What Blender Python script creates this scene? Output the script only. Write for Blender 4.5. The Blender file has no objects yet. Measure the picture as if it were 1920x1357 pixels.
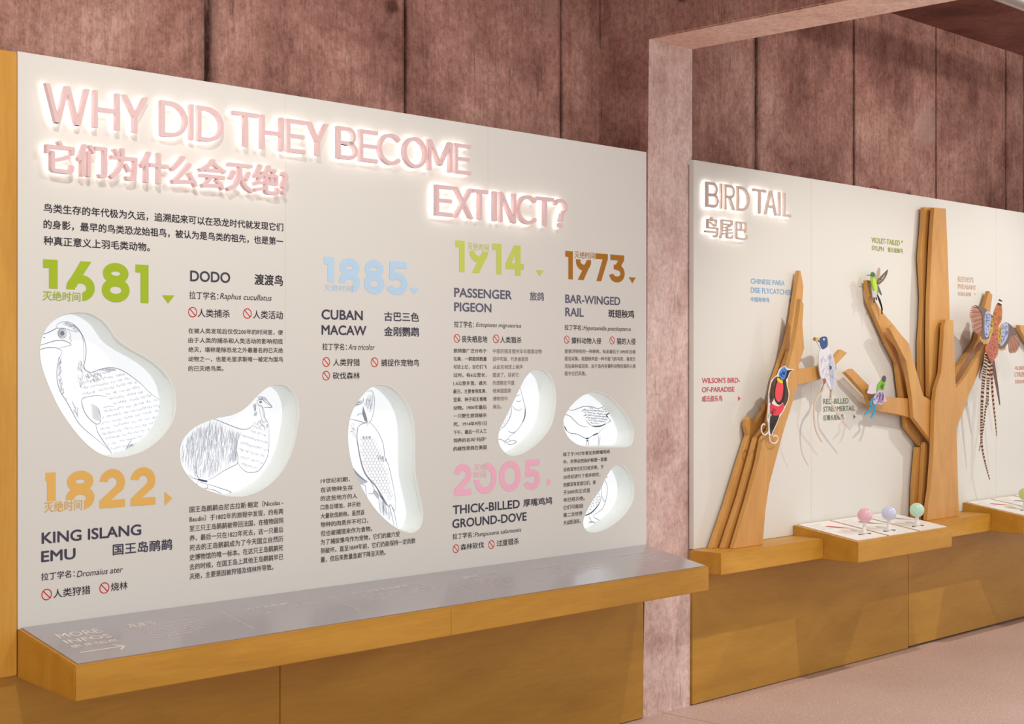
import bpy, bmesh, math, random
from mathutils import Vector, Matrix
random.seed(7)
S = bpy.context.scene
C = S.collection

# ------------------------------------------------------------------ camera, light, exposure
F_PX, VP_X, HZ, CAM_Z = 2807.0, 3715.0, 687.0, 1.5
HEAD = math.atan2(VP_X - 960.0, F_PX)                 # angle between the view and the exhibit wall
CA, SA = math.cos(HEAD), math.sin(HEAD)
cam = bpy.data.cameras.new('camera'); cam.sensor_width = 36.0
cam.lens = 36.0 * F_PX / 1920.0
cam.shift_y = (HZ - 678.5) / 1920.0
cam_ob = bpy.data.objects.new('camera', cam); C.objects.link(cam_ob)
cam_ob.location = (0, 0, CAM_Z)
cam_ob.rotation_euler = (math.pi / 2, 0, HEAD - math.pi / 2)
S.camera = cam_ob

world = bpy.data.worlds.new('hall'); S.world = world
world.use_nodes = True
wb = world.node_tree.nodes['Background']
wb.inputs[0].default_value = (1.0, 0.975, 0.957, 1)
wb.inputs[1].default_value = 0.85

def spot(name, loc, aim, watt, angle=110, blend=0.7, radius=0.03, col=(1, 0.93, 0.85)):
    l = bpy.data.lights.new(name, 'SPOT'); l.energy = watt; l.color = col
    l.spot_size = math.radians(angle); l.spot_blend = blend; l.shadow_soft_size = radius
    o = bpy.data.objects.new(name, l); C.objects.link(o); o.location = loc
    o.rotation_euler = (Vector(aim) - Vector(loc)).to_track_quat('-Z', 'Y').to_euler()
    return o
spot('track_spot', (1.5, 2.2, 3.36), (2.4, 4.05, 0.9), 85, 90)
spot('track_spot', (3.7, 1.9, 3.36), (3.7, 4.05, 1.1), 90, 100, radius=0.3, col=(1, 0.96, 0.92))
spot('track_spot', (5.62, 2.2, 3.36), (6.7, 4.05, 0.45), 118, 78, 0.8)
spot('track_spot', (8.8, 2.2, 3.36), (7.5, 4.05, 0.4), 128, 80, 0.8)
spot('bounce_fill_spot', (4.0, 0.7, 3.4), (4.0, 0.7, 0), 160, 70, 0.5, 0.06)  # this pair is added out of view so floor bounce lifts the beam's underside
spot('bounce_fill_spot', (6.3, 0.9, 3.4), (6.3, 0.9, 0), 160, 70, 0.5, 0.06)
spot('track_spot', (7.6, 2.2, 3.36), (7.6, 4.36, 3.0), 32, 110, 0.9)  # extra spot, added to light the upper wall and cast the pipe's shadow
S.view_settings.view_transform = 'Standard'; S.view_settings.look = 'None'
S.view_settings.gamma = 1.0; S.view_settings.use_curve_mapping = False
S.view_settings.exposure = 0.3

# ------------------------------------------------------------------ helpers
PD = 4.05          # front plane of the display panels
def ray(u, v):
    t = (u - 960.0) / F_PX
    return Vector((CA + t * SA, SA - t * CA, -(v - HZ) / F_PX))
ORG = Vector((0, 0, CAM_Z))
def P(u, v, Y=PD):
    d = ray(u, v); return ORG + d * (Y / d.y)
def PP(u, v, p0, n):
    d = ray(u, v); return ORG + d * ((Vector(p0) - ORG).dot(n) / d.dot(n))
def lin(r, g, b):
    f = lambda c: (c / 255 / 12.92) if c / 255 <= 0.04045 else ((c / 255 + 0.055) / 1.055) ** 2.4
    return (f(r), f(g), f(b), 1)

class MB:
    def __init__(s): s.v, s.f = [], []
    def add(s, v, f):
        n = len(s.v); s.v += [tuple(p) for p in v]; s.f += [tuple(i + n for i in q) for q in f]; return s
    def box(s, x0, x1, y0, y1, z0, z1):
        v = [(x, y, z) for x in (x0, x1) for y in (y0, y1) for z in (z0, z1)]
        return s.add(v, [(0, 1, 3, 2), (4, 6, 7, 5), (0, 4, 5, 1), (2, 3, 7, 6), (0, 2, 6, 4), (1, 5, 7, 3)])
    def prism(s, poly, vec):
        """closed outline given a thickness along vec"""
        n = len(poly); v = [Vector(p) for p in poly]; w = [p + Vector(vec) for p in v]
        f = [tuple(range(n)), tuple(range(2 * n - 1, n - 1, -1))]
        f += [(i, (i + 1) % n, (i + 1) % n + n, i + n)[::-1] for i in range(n)]
        return s.add(v + w, f)
    def ribbon(s, pts, w, nrm=Vector((0, -1, 0)), taper=True, th=0.0):
        """flat stroke of width w through pts"""
        p = [Vector(q) for q in pts]; n = len(p); L, R = [], []
        if n < 2: return s
        for i in range(n):
            d = (p[min(i + 1, n - 1)] - p[max(i - 1, 0)])
            if d.length < 1e-9: d = Vector((1, 0, 0))
            sd = d.normalized().cross(nrm).normalized()
            k = 1.0
            if taper: k = 0.35 + 0.65 * math.sin(math.pi * (i + 0.5) / n)
            if callable(w): ww = w(i / (n - 1))
            else: ww = w * k
            L.append(p[i] + sd * ww / 2); R.append(p[i] - sd * ww / 2)
        v = L + R; f = [(i, i + 1, n + i + 1, n + i) for i in range(n - 1)]
        if th:
            b = [q - nrm * th for q in v]; m = len(v); v = v + b
            f += [tuple(k + m for k in q[::-1]) for q in f]
            f += [(i, i + m, i + 1 + m, i + 1) for i in range(n - 1)]
            f += [(n + i, n + i + 1, n + i + 1 + m, n + i + m) for i in range(n - 1)]
            f += [(0, n, n + m, m), (n - 1, n - 1 + m, 2 * n - 1 + m, 2 * n - 1)]
        return s.add(v, f)
    def tube(s, pts, r, seg=12):
        p = [Vector(q) for q in pts]; n = len(p); v = []; f = []
        for i in range(n):
            d = (p[min(i + 1, n - 1)] - p[max(i - 1, 0)]).normalized()
            a = d.orthogonal().normalized() if i == 0 else (a - d * a.dot(d)).normalized()
            b = d.cross(a)
            rr = r(i / (n - 1)) if callable(r) else r
            for k in range(seg):
                t = 2 * math.pi * k / seg; v.append(p[i] + (a * math.cos(t) + b * math.sin(t)) * rr)
        for i in range(n - 1):
            for k in range(seg):
                f.append((i * seg + k, i * seg + (k + 1) % seg, (i + 1) * seg + (k + 1) % seg, (i + 1) * seg + k))
        f += [tuple(range(seg))[::-1], tuple((n - 1) * seg + k for k in range(seg))]
        return s.add(v, f)
    def sphere(s, c, r, nu=32, nv=20):
        v = [(c[0], c[1], c[2] - r)]; f = []
        for j in range(1, nv):
            th = math.pi * j / nv
            for i in range(nu):
                a = 2 * math.pi * i / nu
                v.append((c[0] + r * math.sin(th) * math.cos(a), c[1] + r * math.sin(th) * math.sin(a), c[2] - r * math.cos(th)))
        v.append((c[0], c[1], c[2] + r)); e = len(v) - 1
        for i in range(nu): f.append((0, 1 + (i + 1) % nu, 1 + i)); f.append((e, e - nu + i, e - nu + (i + 1) % nu))
        for j in range(nv - 2):
            for i in range(nu):
                a = 1 + j * nu; f.append((a + i, a + (i + 1) % nu, a + nu + (i + 1) % nu, a + nu + i))
        return s.add(v, f)
    def build(s, name, mat, parent=None, smooth=False, bevel=0.0, bseg=2):
        m = bpy.data.meshes.new(name); m.from_pydata(s.v, [], s.f); m.update()
        if bevel:
            bm = bmesh.new(); bm.from_mesh(m)
            bmesh.ops.remove_doubles(bm, verts=bm.verts, dist=1e-5)
            bmesh.ops.recalc_face_normals(bm, faces=bm.faces)
            bmesh.ops.bevel(bm, geom=[e for e in bm.edges], offset=bevel, segments=bseg, affect='EDGES', clamp_overlap=True)
            bm.to_mesh(m); bm.free()
        if smooth:
            for q in m.polygons: q.use_smooth = True
        m.materials.append(mat)
        o = bpy.data.objects.new(name, m); C.objects.link(o)
        if parent is not None:
            o.parent = parent
            o.matrix_parent_inverse = Matrix.Translation(-Vector(parent.location)) if parent.parent is None else Matrix()
        return o
def root_of(o):
    while o.parent is not None: o = o.parent
    return o
def tag(o, label, cat=None, group=None, kind=None):
    o['label'] = label
    if cat: o['category'] = cat
    if group: o['group'] = group
    if kind: o['kind'] = kind
    return o
def thing(name, label, cat, loc, group=None):
    o = bpy.data.objects.new(name, None); C.objects.link(o); o.location = loc
    o.empty_display_size = 0.1
    return tag(o, label, cat, group)
def copy_tree(o, parent=None):
    c = o.copy(); C.objects.link(c)
    if parent is not None: c.parent = parent; c.matrix_parent_inverse = o.matrix_parent_inverse.copy()
    for ch in list(o.children): copy_tree(ch, c)
    return c
def smooth_line(pts, k=5, closed=False):
    p = [Vector(q) for q in pts]; n = len(p); out = []
    rng = range(n) if closed else range(n - 1)
    for i in rng:
        if closed: a, b, c, d = p[(i - 1) % n], p[i], p[(i + 1) % n], p[(i + 2) % n]
        else: a, b, c, d = p[max(i - 1, 0)], p[i], p[i + 1], p[min(i + 2, n - 1)]
        for j in range(k):
            t = j / k
            out.append(0.5 * ((2 * b) + (c - a) * t + (2 * a - 5 * b + 4 * c - d) * t * t + (3 * b - a - 3 * c + d) * t ** 3))
    if not closed: out.append(p[-1])
    return out
def inside(poly, x, y):
    r = False; n = len(poly); j = n - 1
    for i in range(n):
        xi, yi = poly[i][0], poly[i][1]; xj, yj = poly[j][0], poly[j][1]
        if (yi > y) != (yj > y) and x < (xj - xi) * (y - yi) / (yj - yi) + xi: r = not r
        j = i
    return r

# ------------------------------------------------------------------ materials
def mat_new(name):
    m = bpy.data.materials.new(name); m.use_nodes = True
    return m, m.node_tree.nodes, m.node_tree.links, m.node_tree.nodes['Principled BSDF']
def plain(name, rgb, rough=0.5, spec=0.4, coat=0.0):
    m, n, l, b = mat_new(name)
    b.inputs['Base Color'].default_value = lin(*rgb); b.inputs['Roughness'].default_value = rough
    b.inputs['Specular IOR Level'].default_value = spec; b.inputs['Coat Weight'].default_value = coat
    return m
def glow(name, rgb, st):
    m, n, l, b = mat_new(name)
    b.inputs['Base Color'].default_value = lin(*rgb)
    b.inputs['Emission Color'].default_value = lin(*rgb); b.inputs['Emission Strength'].default_value = st
    return m
def node(n, t, **kw):
    q = n.new(t)
    for k, v in kw.items(): setattr(q, k, v)
    return q
def noise(n, l, vec, scale, detail=6, rough=0.6, dist=0.0):
    q = n.new('ShaderNodeTexNoise'); q.inputs['Scale'].default_value = scale
    q.inputs['Detail'].default_value = detail; q.inputs['Roughness'].default_value = rough
    q.inputs['Distortion'].default_value = dist
    l.new(vec, q.inputs['Vector']); return q.outputs['Fac']
def mapping(n, l, scale, rot=(0, 0, 0)):
    tc = n.new('ShaderNodeTexCoord'); mp = n.new('ShaderNodeMapping')
    mp.inputs['Scale'].default_value = scale; mp.inputs['Rotation'].default_value = rot
    l.new(tc.outputs['Object'], mp.inputs['Vector']); return mp.outputs['Vector']
def ramp(n, l, fac, stops):
    r = n.new('ShaderNodeValToRGB'); e = r.color_ramp.elements
    while len(e) < len(stops): e.new(0.5)
    for q, (p, c) in zip(e, stops): q.position = p; q.color = c if len(c) == 4 else lin(*c)
    l.new(fac, r.inputs['Fac']); return r.outputs['Color']
def mixc(n, l, fac, a, b, mode='MIX'):
    q = n.new('ShaderNodeMix'); q.data_type = 'RGBA'; q.blend_type = mode
    for s, x in ((0, fac), (6, a), (7, b)):
        if isinstance(x, (int, float, tuple)): q.inputs[s].default_value = x
        else: l.new(x, q.inputs[s])
    return q.outputs[2]
def wood(name, a, b, grain=(0.7, 6, 6), rough=0.42):
    """birch plywood: broad flame figure plus fine grain; grain gives the stretch"""
    m, n, l, bs = mat_new(name)
    v = mapping(n, l, grain)
    f1 = noise(n, l, v, 1.3, 3, 0.5, 1.2)
    v2 = mapping(n, l, tuple(g * (2.2 if g > 2 else 1.4) for g in grain))
    f2 = noise(n, l, v2, 9.0, 5, 0.65, 0.4)
    c = ramp(n, l, f1, [(0.28, a), (0.72, b)])
    g = ramp(n, l, f2, [(0.35, (0.80, 0.78, 0.74, 1)), (0.65, (1.06, 1.05, 1.03, 1))])
    c = mixc(n, l, 0.38, c, g, 'MULTIPLY')
    v3 = mapping(n, l, (1, 1, 1))
    f3 = noise(n, l, v3, 1.1, 2)
    c = mixc(n, l, 0.5, c, ramp(n, l, f3, [(0.3, (0.86, 0.86, 0.84, 1)), (0.7, (1.08, 1.08, 1.08, 1))]), 'MULTIPLY')
    l.new(c, bs.inputs['Base Color']); bs.inputs['Roughness'].default_value = rough
    bs.inputs['Specular IOR Level'].default_value = 0.35
    return m
def concrete(name, dark, mid, light, streak=True, sc=1.0):
    m, n, l, bs = mat_new(name)
    v = mapping(n, l, (1, 1, 1)); vs = mapping(n, l, (9, 9, 0.55))
    f1 = noise(n, l, v, 1.5 * sc, 9, 0.68, 0.3)
    c = ramp(n, l, f1, [(0.34, dark), (0.5, mid), (0.66, light)])
    fb = noise(n, l, mapping(n, l, (1, 1, 0.6)), 7.0 * sc, 8, 0.75, 0.5)
    c = mixc(n, l, 0.8 if streak else 0.45, c, ramp(n, l, fb, [(0.33, (0.74, 0.68, 0.66, 1)), (0.5, (1, 1, 1, 1)), (0.66, (1.14, 1.14, 1.14, 1))]), 'MULTIPLY')
    fs = noise(n, l, vs, 2.6, 7, 0.7)
    c = mixc(n, l, 0.5 if streak else 0.3, c, ramp(n, l, fs, [(0.34, (0.72, 0.66, 0.63, 1)), (0.5, (1, 1, 1, 1)), (0.68, (1.16, 1.14, 1.12, 1))]), 'MULTIPLY')
    ff = noise(n, l, v, 46, 6, 0.75)
    c = mixc(n, l, 0.9 if streak else 0.5, c, ramp(n, l, ff, [(0.36, (0.70, 0.66, 0.64, 1)), (0.52, (1, 1, 1, 1)), (0.66, (1.14, 1.14, 1.14, 1))]), 'MULTIPLY')
    c = mixc(n, l, 0.6, c, ramp(n, l, noise(n, l, mapping(n, l, (1, 1, 0.3)), 120, 3, 0.7), [(0.38, (0.78, 0.75, 0.73, 1)), (0.55, (1.04, 1.04, 1.04, 1))]), 'MULTIPLY')
    fv = noise(n, l, mapping(n, l, (60, 60, 2.6)), 2.2, 4, 0.7)
    c = mixc(n, l, 0.42 if streak else 0.12, c, ramp(n, l, fv, [(0.36, (0.76, 0.72, 0.70, 1)), (0.5, (1, 1, 1, 1)), (0.64, (1.20, 1.18, 1.17, 1))]), 'MULTIPLY')
    # old form-tie knots (dark) and pale rubbed patches, scattered
    for sc_, r0, r1, want, colr, k in ((2.6, 0.10, 0.17, 0.62, lin(78, 42, 36), 0.8), (1.5, 0.16, 0.30, 0.5, lin(204, 172, 160), 0.55)):
        vo = n.new('ShaderNodeTexVoronoi'); vo.inputs['Scale'].default_value = sc_; l.new(v, vo.inputs['Vector'])
        wob = node(n, 'ShaderNodeMath', operation='MULTIPLY_ADD'); l.new(noise(n, l, v, 16, 5, 0.8), wob.inputs[0]); wob.inputs[1].default_value = 0.22; l.new(vo.outputs['Distance'], wob.inputs[2])
        spc = n.new('ShaderNodeSeparateColor'); l.new(vo.outputs['Color'], spc.inputs[0])
        gt = node(n, 'ShaderNodeMath', operation='GREATER_THAN'); gt.inputs[1].default_value = want; l.new(spc.outputs[0], gt.inputs[0])
        mm = node(n, 'ShaderNodeMath', operation='MULTIPLY')
        l.new(ramp(n, l, wob.outputs[0], [(r0 + .06, (k, k, k, 1)), (r1 + .06, (0, 0, 0, 1))]), mm.inputs[0]); l.new(gt.outputs[0], mm.inputs[1])
        if streak: c = mixc(n, l, mm.outputs[0], c, colr)
    # drips and pits
    vd = mapping(n, l, (14, 14, 2.2)); fd = noise(n, l, vd, 1.6, 5, 0.6)
    c = mixc(n, l, ramp(n, l, fd, [(0.64, (0, 0, 0, 1)), (0.74, (0.7, 0.7, 0.7, 1))]), c, tuple(x * 0.42 for x in lin(*dark)[:3]) + (1,))
    # form-joint dirt, stored on the mesh beside each joint
    at = node(n, 'ShaderNodeAttribute', attribute_name='joint')
    mu = node(n, 'ShaderNodeMath', operation='MULTIPLY')
    l.new(at.outputs['Fac'], mu.inputs[0])
    l.new(ramp(n, l, noise(n, l, mapping(n, l, (6, 6, 2)), 2.4, 6, 0.7), [(0.3, (0.25, 0.25, 0.25, 1)), (0.6, (1, 1, 1, 1))]), mu.inputs[1])
    c = mixc(n, l, mu.outputs[0], c, lin(58, 34, 28))
    l.new(c, bs.inputs['Base Color']); bs.inputs['Roughness'].default_value = 0.82
    bs.inputs['Specular IOR Level'].default_value = 0.2
    bp = n.new('ShaderNodeBump'); bp.inputs['Strength'].default_value = 0.35; bp.inputs['Distance'].default_value = 0.01
    l.new(ff, bp.inputs['Height']); l.new(bp.outputs['Normal'], bs.inputs['Normal'])
    return m
def terrazzo(name):
    m, n, l, bs = mat_new(name)
    v = mapping(n, l, (1, 1, 1))
    c = ramp(n, l, noise(n, l, v, 1.2, 4), [(0.3, (206, 181, 172)), (0.7, (218, 195, 186))])
    vo = n.new('ShaderNodeTexVoronoi'); vo.inputs['Scale'].default_value = 90; l.new(v, vo.inputs['Vector'])
    chips = ramp(n, l, vo.outputs['Distance'], [(0.2, (1, 1, 1, 1)), (0.32, (0, 0, 0, 1))])
    sel = n.new('ShaderNodeMath'); sel.operation = 'MULTIPLY'
    l.new(chips, sel.inputs[0])
    sp = n.new('ShaderNodeSeparateColor'); l.new(vo.outputs['Color'], sp.inputs[0]); l.new(sp.outputs[0], sel.inputs[1])
    c = mixc(n, l, sel.outputs[0], c, lin(250, 236, 228))
    fd = noise(n, l, v, 110, 2)
    c = mixc(n, l, 0.8, c, ramp(n, l, fd, [(0.35, (0.78, 0.74, 0.72, 1)), (0.6, (1.04, 1.04, 1.04, 1))]), 'MULTIPLY')
    l.new(c, bs.inputs['Base Color']); bs.inputs['Roughness'].default_value = 0.5
    return m
M = {}
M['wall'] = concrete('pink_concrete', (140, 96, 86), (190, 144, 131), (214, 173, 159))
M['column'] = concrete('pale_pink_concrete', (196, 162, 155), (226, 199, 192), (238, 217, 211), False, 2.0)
M['beam'] = concrete('lit_soffit_concrete', (236, 192, 175), (248, 214, 199), (252, 226, 214), False, 1.0)
M['ceiling'] = concrete('ceiling_concrete', (112, 70, 62), (140, 92, 82), (160, 110, 100), False)
M['floor'] = terrazzo('pink_terrazzo')
M['wood'] = wood('birch_ply', (194, 140, 48), (213, 160, 62), (0.8, 5, 5))
M['woodv'] = wood('birch_ply_upright', (204, 148, 54), (220, 166, 72), (5, 5, 0.8))
M['base'] = wood('birch_ply_base', (176, 129, 46), (194, 147, 59), (0.8, 5, 4))
M['tree'] = wood('birch_ply_tree', (200, 146, 76), (216, 165, 94), (5, 5, 1.0), 0.38)
M['panel'] = plain('ivory_laminate', (225, 226, 220), 0.45, 0.35)
M['info'] = plain('grey_laminate', (166, 161, 166), 0.3, 0.8, 1.0); M['info'].node_tree.nodes['Principled BSDF'].inputs['Coat Roughness'].default_value = 0.2
M['letter'] = plain('pink_acrylic', (230, 202, 203), 0.4)
M['letter2'] = plain('taupe_acrylic', (206, 190, 182), 0.4)
M['led'] = glow('warm_led', (255, 246, 240), 3.2)
M['led2'] = glow('neutral_led', (255, 247, 242), 4.0)
M['tray'] = glow('white_acrylic', (226, 231, 227), 0.09)
M['light'] = glow('backlit_acrylic', (246, 249, 252), 0.63); M['light'].node_tree.nodes['Principled BSDF'].inputs['Base Color'].default_value = (0.32, 0.33, 0.34, 1)
M['pencil'] = glow('pencil_ink', (128, 134, 148), 0.22)
M['pencil_soft'] = glow('pencil_soft', (170, 175, 186), 0.3)
M['ink'] = glow('black_ink', (84, 92, 100), 0.15)
INKS = dict(navy=(74, 72, 92), dark=(52, 48, 58), text=(84, 76, 76), green=(166, 194, 44), lime=(204, 218, 104), sand=(236, 190, 104),
            sky=(190, 224, 250), brown=(176, 118, 36), pink=(252, 192, 216), red=(214, 44, 48), blue2=(142, 190, 232), olive=(160, 172, 74),
            tan=(222, 190, 162), rose=(212, 96, 110), moss=(112, 134, 108), coral=(228, 150, 130), slate=(104, 104, 128), mid=(128, 118, 116),
            white=(238, 234, 230))
for k, c in INKS.items(): M[k] = plain('ink_' + k, c, 0.6, 0.2)
# ------------------------------------------------------------------ the setting
YW, YC, YB = 4.36, 4.08, 4.07        # concrete wall, column front, plywood base front
ZC = 3.48
def X_at(u, Y): return P(u, 700, Y).x
def concrete_wall(name, x0, x1, z0, z1, Y, joints):
    cols = [(x0, 0.0, 0.0)]
    for j, w in joints:
        cols += [(j - 0.03 * w, 0, 0), (j - 0.010 * w, 0, 0.5), (j - 0.004 * w, 0.010, 1), (j + 0.004 * w, 0.010, 1), (j + 0.010 * w, 0, 0.5), (j + 0.03 * w, 0, 0)]
    cols.append((x1, 0, 0)); v, f, a = [], [], []
    for x, d, s in cols:
        for z in (z0, z1): v.append((x, Y + d, z)); a.append(s)
    for i in range(len(cols) - 1): f.append((2 * i, 2 * i + 2, 2 * i + 3, 2 * i + 1))
    n = len(v); v += [(x0, Y + 0.2, z0), (x0, Y + 0.2, z1), (x1, Y + 0.2, z0), (x1, Y + 0.2, z1)]; a += [0] * 4
    e = n - 2
    f += [(n, n + 1, n + 3, n + 2), (0, 1, n + 1, n), (e, n + 2, n + 3, e + 1)]
    o = MB().add(v, f).build(name, M['wall'])
    at = o.data.attributes.new('joint', 'FLOAT', 'POINT')
    for i, s in enumerate(a): at.data[i].value = s
    return o
joints = [(X_at(u, YW), w) for u, w in ((-120, 1.2), (390, 1.6), (760, 0.7), (1052, 0.7), (1418, 1.4), (1601, 0.9), (1755, 0.6), (1886, 0.7), (1921, 1.2))]
joints.sort()
tag(concrete_wall('wall_back', -1.5, 12.5, 0, ZC, YW, joints), 'pink-brown raw concrete wall with vertical form joints', kind='structure')

xc0, xc1 = X_at(1213.5, YC), X_at(1296.5, YC)
fj = PP(1280, 1343.5, (0, 0, 0), Vector((0, 0, 1))).x
fl = MB().box(-1.5, fj - 0.003, -3.5, 4.56, -0.12, 0).box(fj + 0.003, 12.5, -3.5, 4.56, -0.12, 0).box(fj - 0.01, fj + 0.01, -3.5, 4.56, -0.12, -0.006)
tag(fl.build('floor', M['floor']), 'speckled pink terrazzo floor', kind='structure')
tag(MB().box(-1.5, 12.5, -1.0, 4.56, ZC, ZC + 0.15).build('ceiling', M['ceiling']), 'dark pink-brown concrete ceiling', kind='structure')
ZB = 2.905
xb0, xb1 = X_at(1204.5, YC), X_at(1293.5, YC)
col_v = []
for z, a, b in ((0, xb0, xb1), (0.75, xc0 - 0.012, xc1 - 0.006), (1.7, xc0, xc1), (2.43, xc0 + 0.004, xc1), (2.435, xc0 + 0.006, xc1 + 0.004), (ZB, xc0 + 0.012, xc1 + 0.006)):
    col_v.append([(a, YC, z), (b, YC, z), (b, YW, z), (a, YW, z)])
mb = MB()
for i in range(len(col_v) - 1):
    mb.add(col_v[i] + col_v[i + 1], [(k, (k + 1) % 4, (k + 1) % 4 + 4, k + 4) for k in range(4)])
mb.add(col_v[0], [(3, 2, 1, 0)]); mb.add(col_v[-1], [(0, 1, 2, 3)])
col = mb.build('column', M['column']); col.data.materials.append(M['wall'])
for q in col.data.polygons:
    if q.normal.x < -0.9: q.material_index = 1  # left return takes the darker wall concrete: its shade and stain painted in
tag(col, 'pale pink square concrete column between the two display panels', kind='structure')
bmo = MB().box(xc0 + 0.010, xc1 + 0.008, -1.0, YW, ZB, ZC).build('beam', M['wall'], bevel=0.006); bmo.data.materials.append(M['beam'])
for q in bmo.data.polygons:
    if q.normal.z < -0.3: q.material_index = 1  # underside much paler: plaster tone with floor light put into the colour
tag(bmo, 'pink concrete ceiling beam running out from the column', kind='structure')

# round pipe under the ceiling, a small red cable loop behind the second panel
pz, py = 3.315, 3.40
mp_ = plain('galvanised_steel', (196, 192, 190), 0.35, 0.5); mp_.node_tree.nodes['Principled BSDF'].inputs['Metallic'].default_value = 0.8
pipe = thing('ceiling_pipe', 'galvanised metal pipe running just below the dark concrete ceiling', 'pipe', (7.9, py, pz))
MB().tube([(5.34, py, pz), (8, py, pz), (12.3, py, pz)], 0.044, 24).build('pipe_tube', mp_, pipe, True)
for x in (6.3, 8.62, 10.5):
    MB().tube([(x - 0.03, py, pz), (x + 0.03, py, pz)], 0.05, 24).build('pipe_clamp', mp_, pipe, True)
    MB().tube([(x, py, pz + 0.045), (x, py, ZC)], 0.006, 8).build('hanger_rod', mp_, pipe, True)

# ------------------------------------------------------------------ plywood bases, side panel, shelves
def board(name, x0, x1, y0, y1, z0, z1, m, label, cat, group=None, bev=0.002):
    return tag(MB().box(x0, x1, y0, y1, z0, z1).build(name, m, bevel=bev), label, cat, group)
xs = X_at(525, YB)
X1L, X1R = P(33, 687).x, P(1212, 687).x
GB = 'plywood boards cladding the foot of the wall'
board('base_board', -0.6, xs - 0.001, YB, YB + 0.03, 0.004, 0.605, M['base'], 'brown plywood base board under the left half of the grey reading shelf', 'board', GB)
board('base_board', xs + 0.001, xb0 - 0.004, YB, YB + 0.03, 0.004, 0.605, M['base'], 'brown plywood base board under the reading shelf, ending at the concrete column', 'board', GB)
X2L = P(1292.3, 687).x
xs2 = X_at(1703, YB)
board('base_board', xb1 + 0.004, xs2 - 0.001, YB, YB + 0.03, 0.004, 0.66, M['base'], 'brown plywood base board under the console with pink, blue and mint knobs', 'board', GB)
board('base_board', xs2 + 0.001, 9.6, YB, YB + 0.03, 0.012, 0.66, M['base'], 'brown plywood base board under the tall tree, farthest along the wall', 'board', GB)
zl = P(0, 1271).z
board('side_panel', -0.6, X1L - 0.003, PD - 0.004, PD + 0.12, zl, P(0, 93).z, M['woodv'], 'tall golden plywood side panel flush with the big extinction panel', 'panel', None, 0.003)

SD = 0.33
zt0, zt1, zb0, zb1 = 0.742, 0.680, 0.602, 0.583
shelf = thing('reading_shelf', 'long golden plywood shelf with a grey sloping info top below the big panel', 'shelf', (X1L, PD, 0.6))
yf = PD - SD
def wedge(x0, x1):
    return [(x0, PD, zb0), (x0, PD, zt0), (x0, yf, zt1), (x0, yf, zb1)], (x1 - x0, 0, 0)
p_, d_ = wedge(X1L - 0.002, X1R + 0.0)
MB().prism(p_, d_).build('shelf_body', M['wood'], shelf, bevel=0.003)
# grey plate let into the top
sn = Vector((0, -(zt0 - zt1), SD)).normalized(); sn = Vector((0, -(zt0 - zt1) / SD, 1)).normalized()
su = Vector((0, SD, zt0 - zt1)).normalized()
def shelf_pt(x, r): return Vector((x, yf, zt1)) + su * r
SL = math.hypot(SD, zt0 - zt1)
q = [shelf_pt(X1L + 0.012, 0.012) + sn * 0.0005, shelf_pt(X1R - 0.008, 0.012) + sn * 0.0005, shelf_pt(X1R - 0.008, SL - 0.001) + sn * 0.0005, shelf_pt(X1L + 0.012, SL - 0.001) + sn * 0.0005]
plate = MB().prism(q, sn * 0.0022).build('info_plate', M['info'], shelf); plate['label'] = 'grey laminate top with white print'
xj = P(846, 700, yf).x
MB().box(xj - 0.0007, xj + 0.0007, yf - 0.0006, yf + 0.002, zb1 + 0.003, zt1 - 0.003).build('joint_line', M['brown'], shelf)

GL = 'plywood ledges along the second panel'
LD = 0.17
XB1, XB1R = 6.04, 6.923
XB2 = 7.71; BW = XB1R - XB1
def ledge(x0, x1, label):
    o = MB().box(x0, x1, PD - LD, PD, 0.599, 0.694).build('ledge', M['wood'], bevel=0.003)
    return tag(o, label, 'ledge', GL)
ledge(X2L, XB1 - 0.001, 'plywood ledge carrying the small leaning tree beside the column')
ledge(XB1R + 0.001, XB2 - 0.001, 'plywood ledge carrying the tall tree between the two consoles')
# ------------------------------------------------------------------ lettering
def glyphs(body, offset=0.0, extrude=0.0, shear=0.0, res=3):
    cu = bpy.data.curves.new('t', 'FONT'); cu.body = body; cu.size = 1; cu.offset = offset; cu.extrude = extrude
    cu.shear = shear; cu.resolution_u = res
    o = bpy.data.objects.new('t', cu); C.objects.link(o)
    dg = bpy.context.evaluated_depsgraph_get(); dg.update()
    m = bpy.data.meshes.new_from_object(o.evaluated_get(dg))
    v = [tuple(p.co) for p in m.vertices]; f = [tuple(p.vertices) for p in m.polygons]
    bpy.data.objects.remove(o); bpy.data.curves.remove(cu); bpy.data.meshes.remove(m)
    return v, f
INK_Y = PD - 0.0009
def bold(v, f, d, n=8):
    if d <= 0: return v, f
    V, Fc = [], []
    for k in range(n):
        a = 2 * math.pi * (k + 0.17 * math.sin(k * 2.3)) / n + 0.21; e = d * (1 - 0.03 * (k % 5)); m = len(V)
        V += [(p[0] + e * math.cos(a), p[1] + e * math.sin(a), p[2] + k * 0.012) for p in v]; Fc += [tuple(i + m for i in q) for q in f]
    return V, Fc
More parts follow.
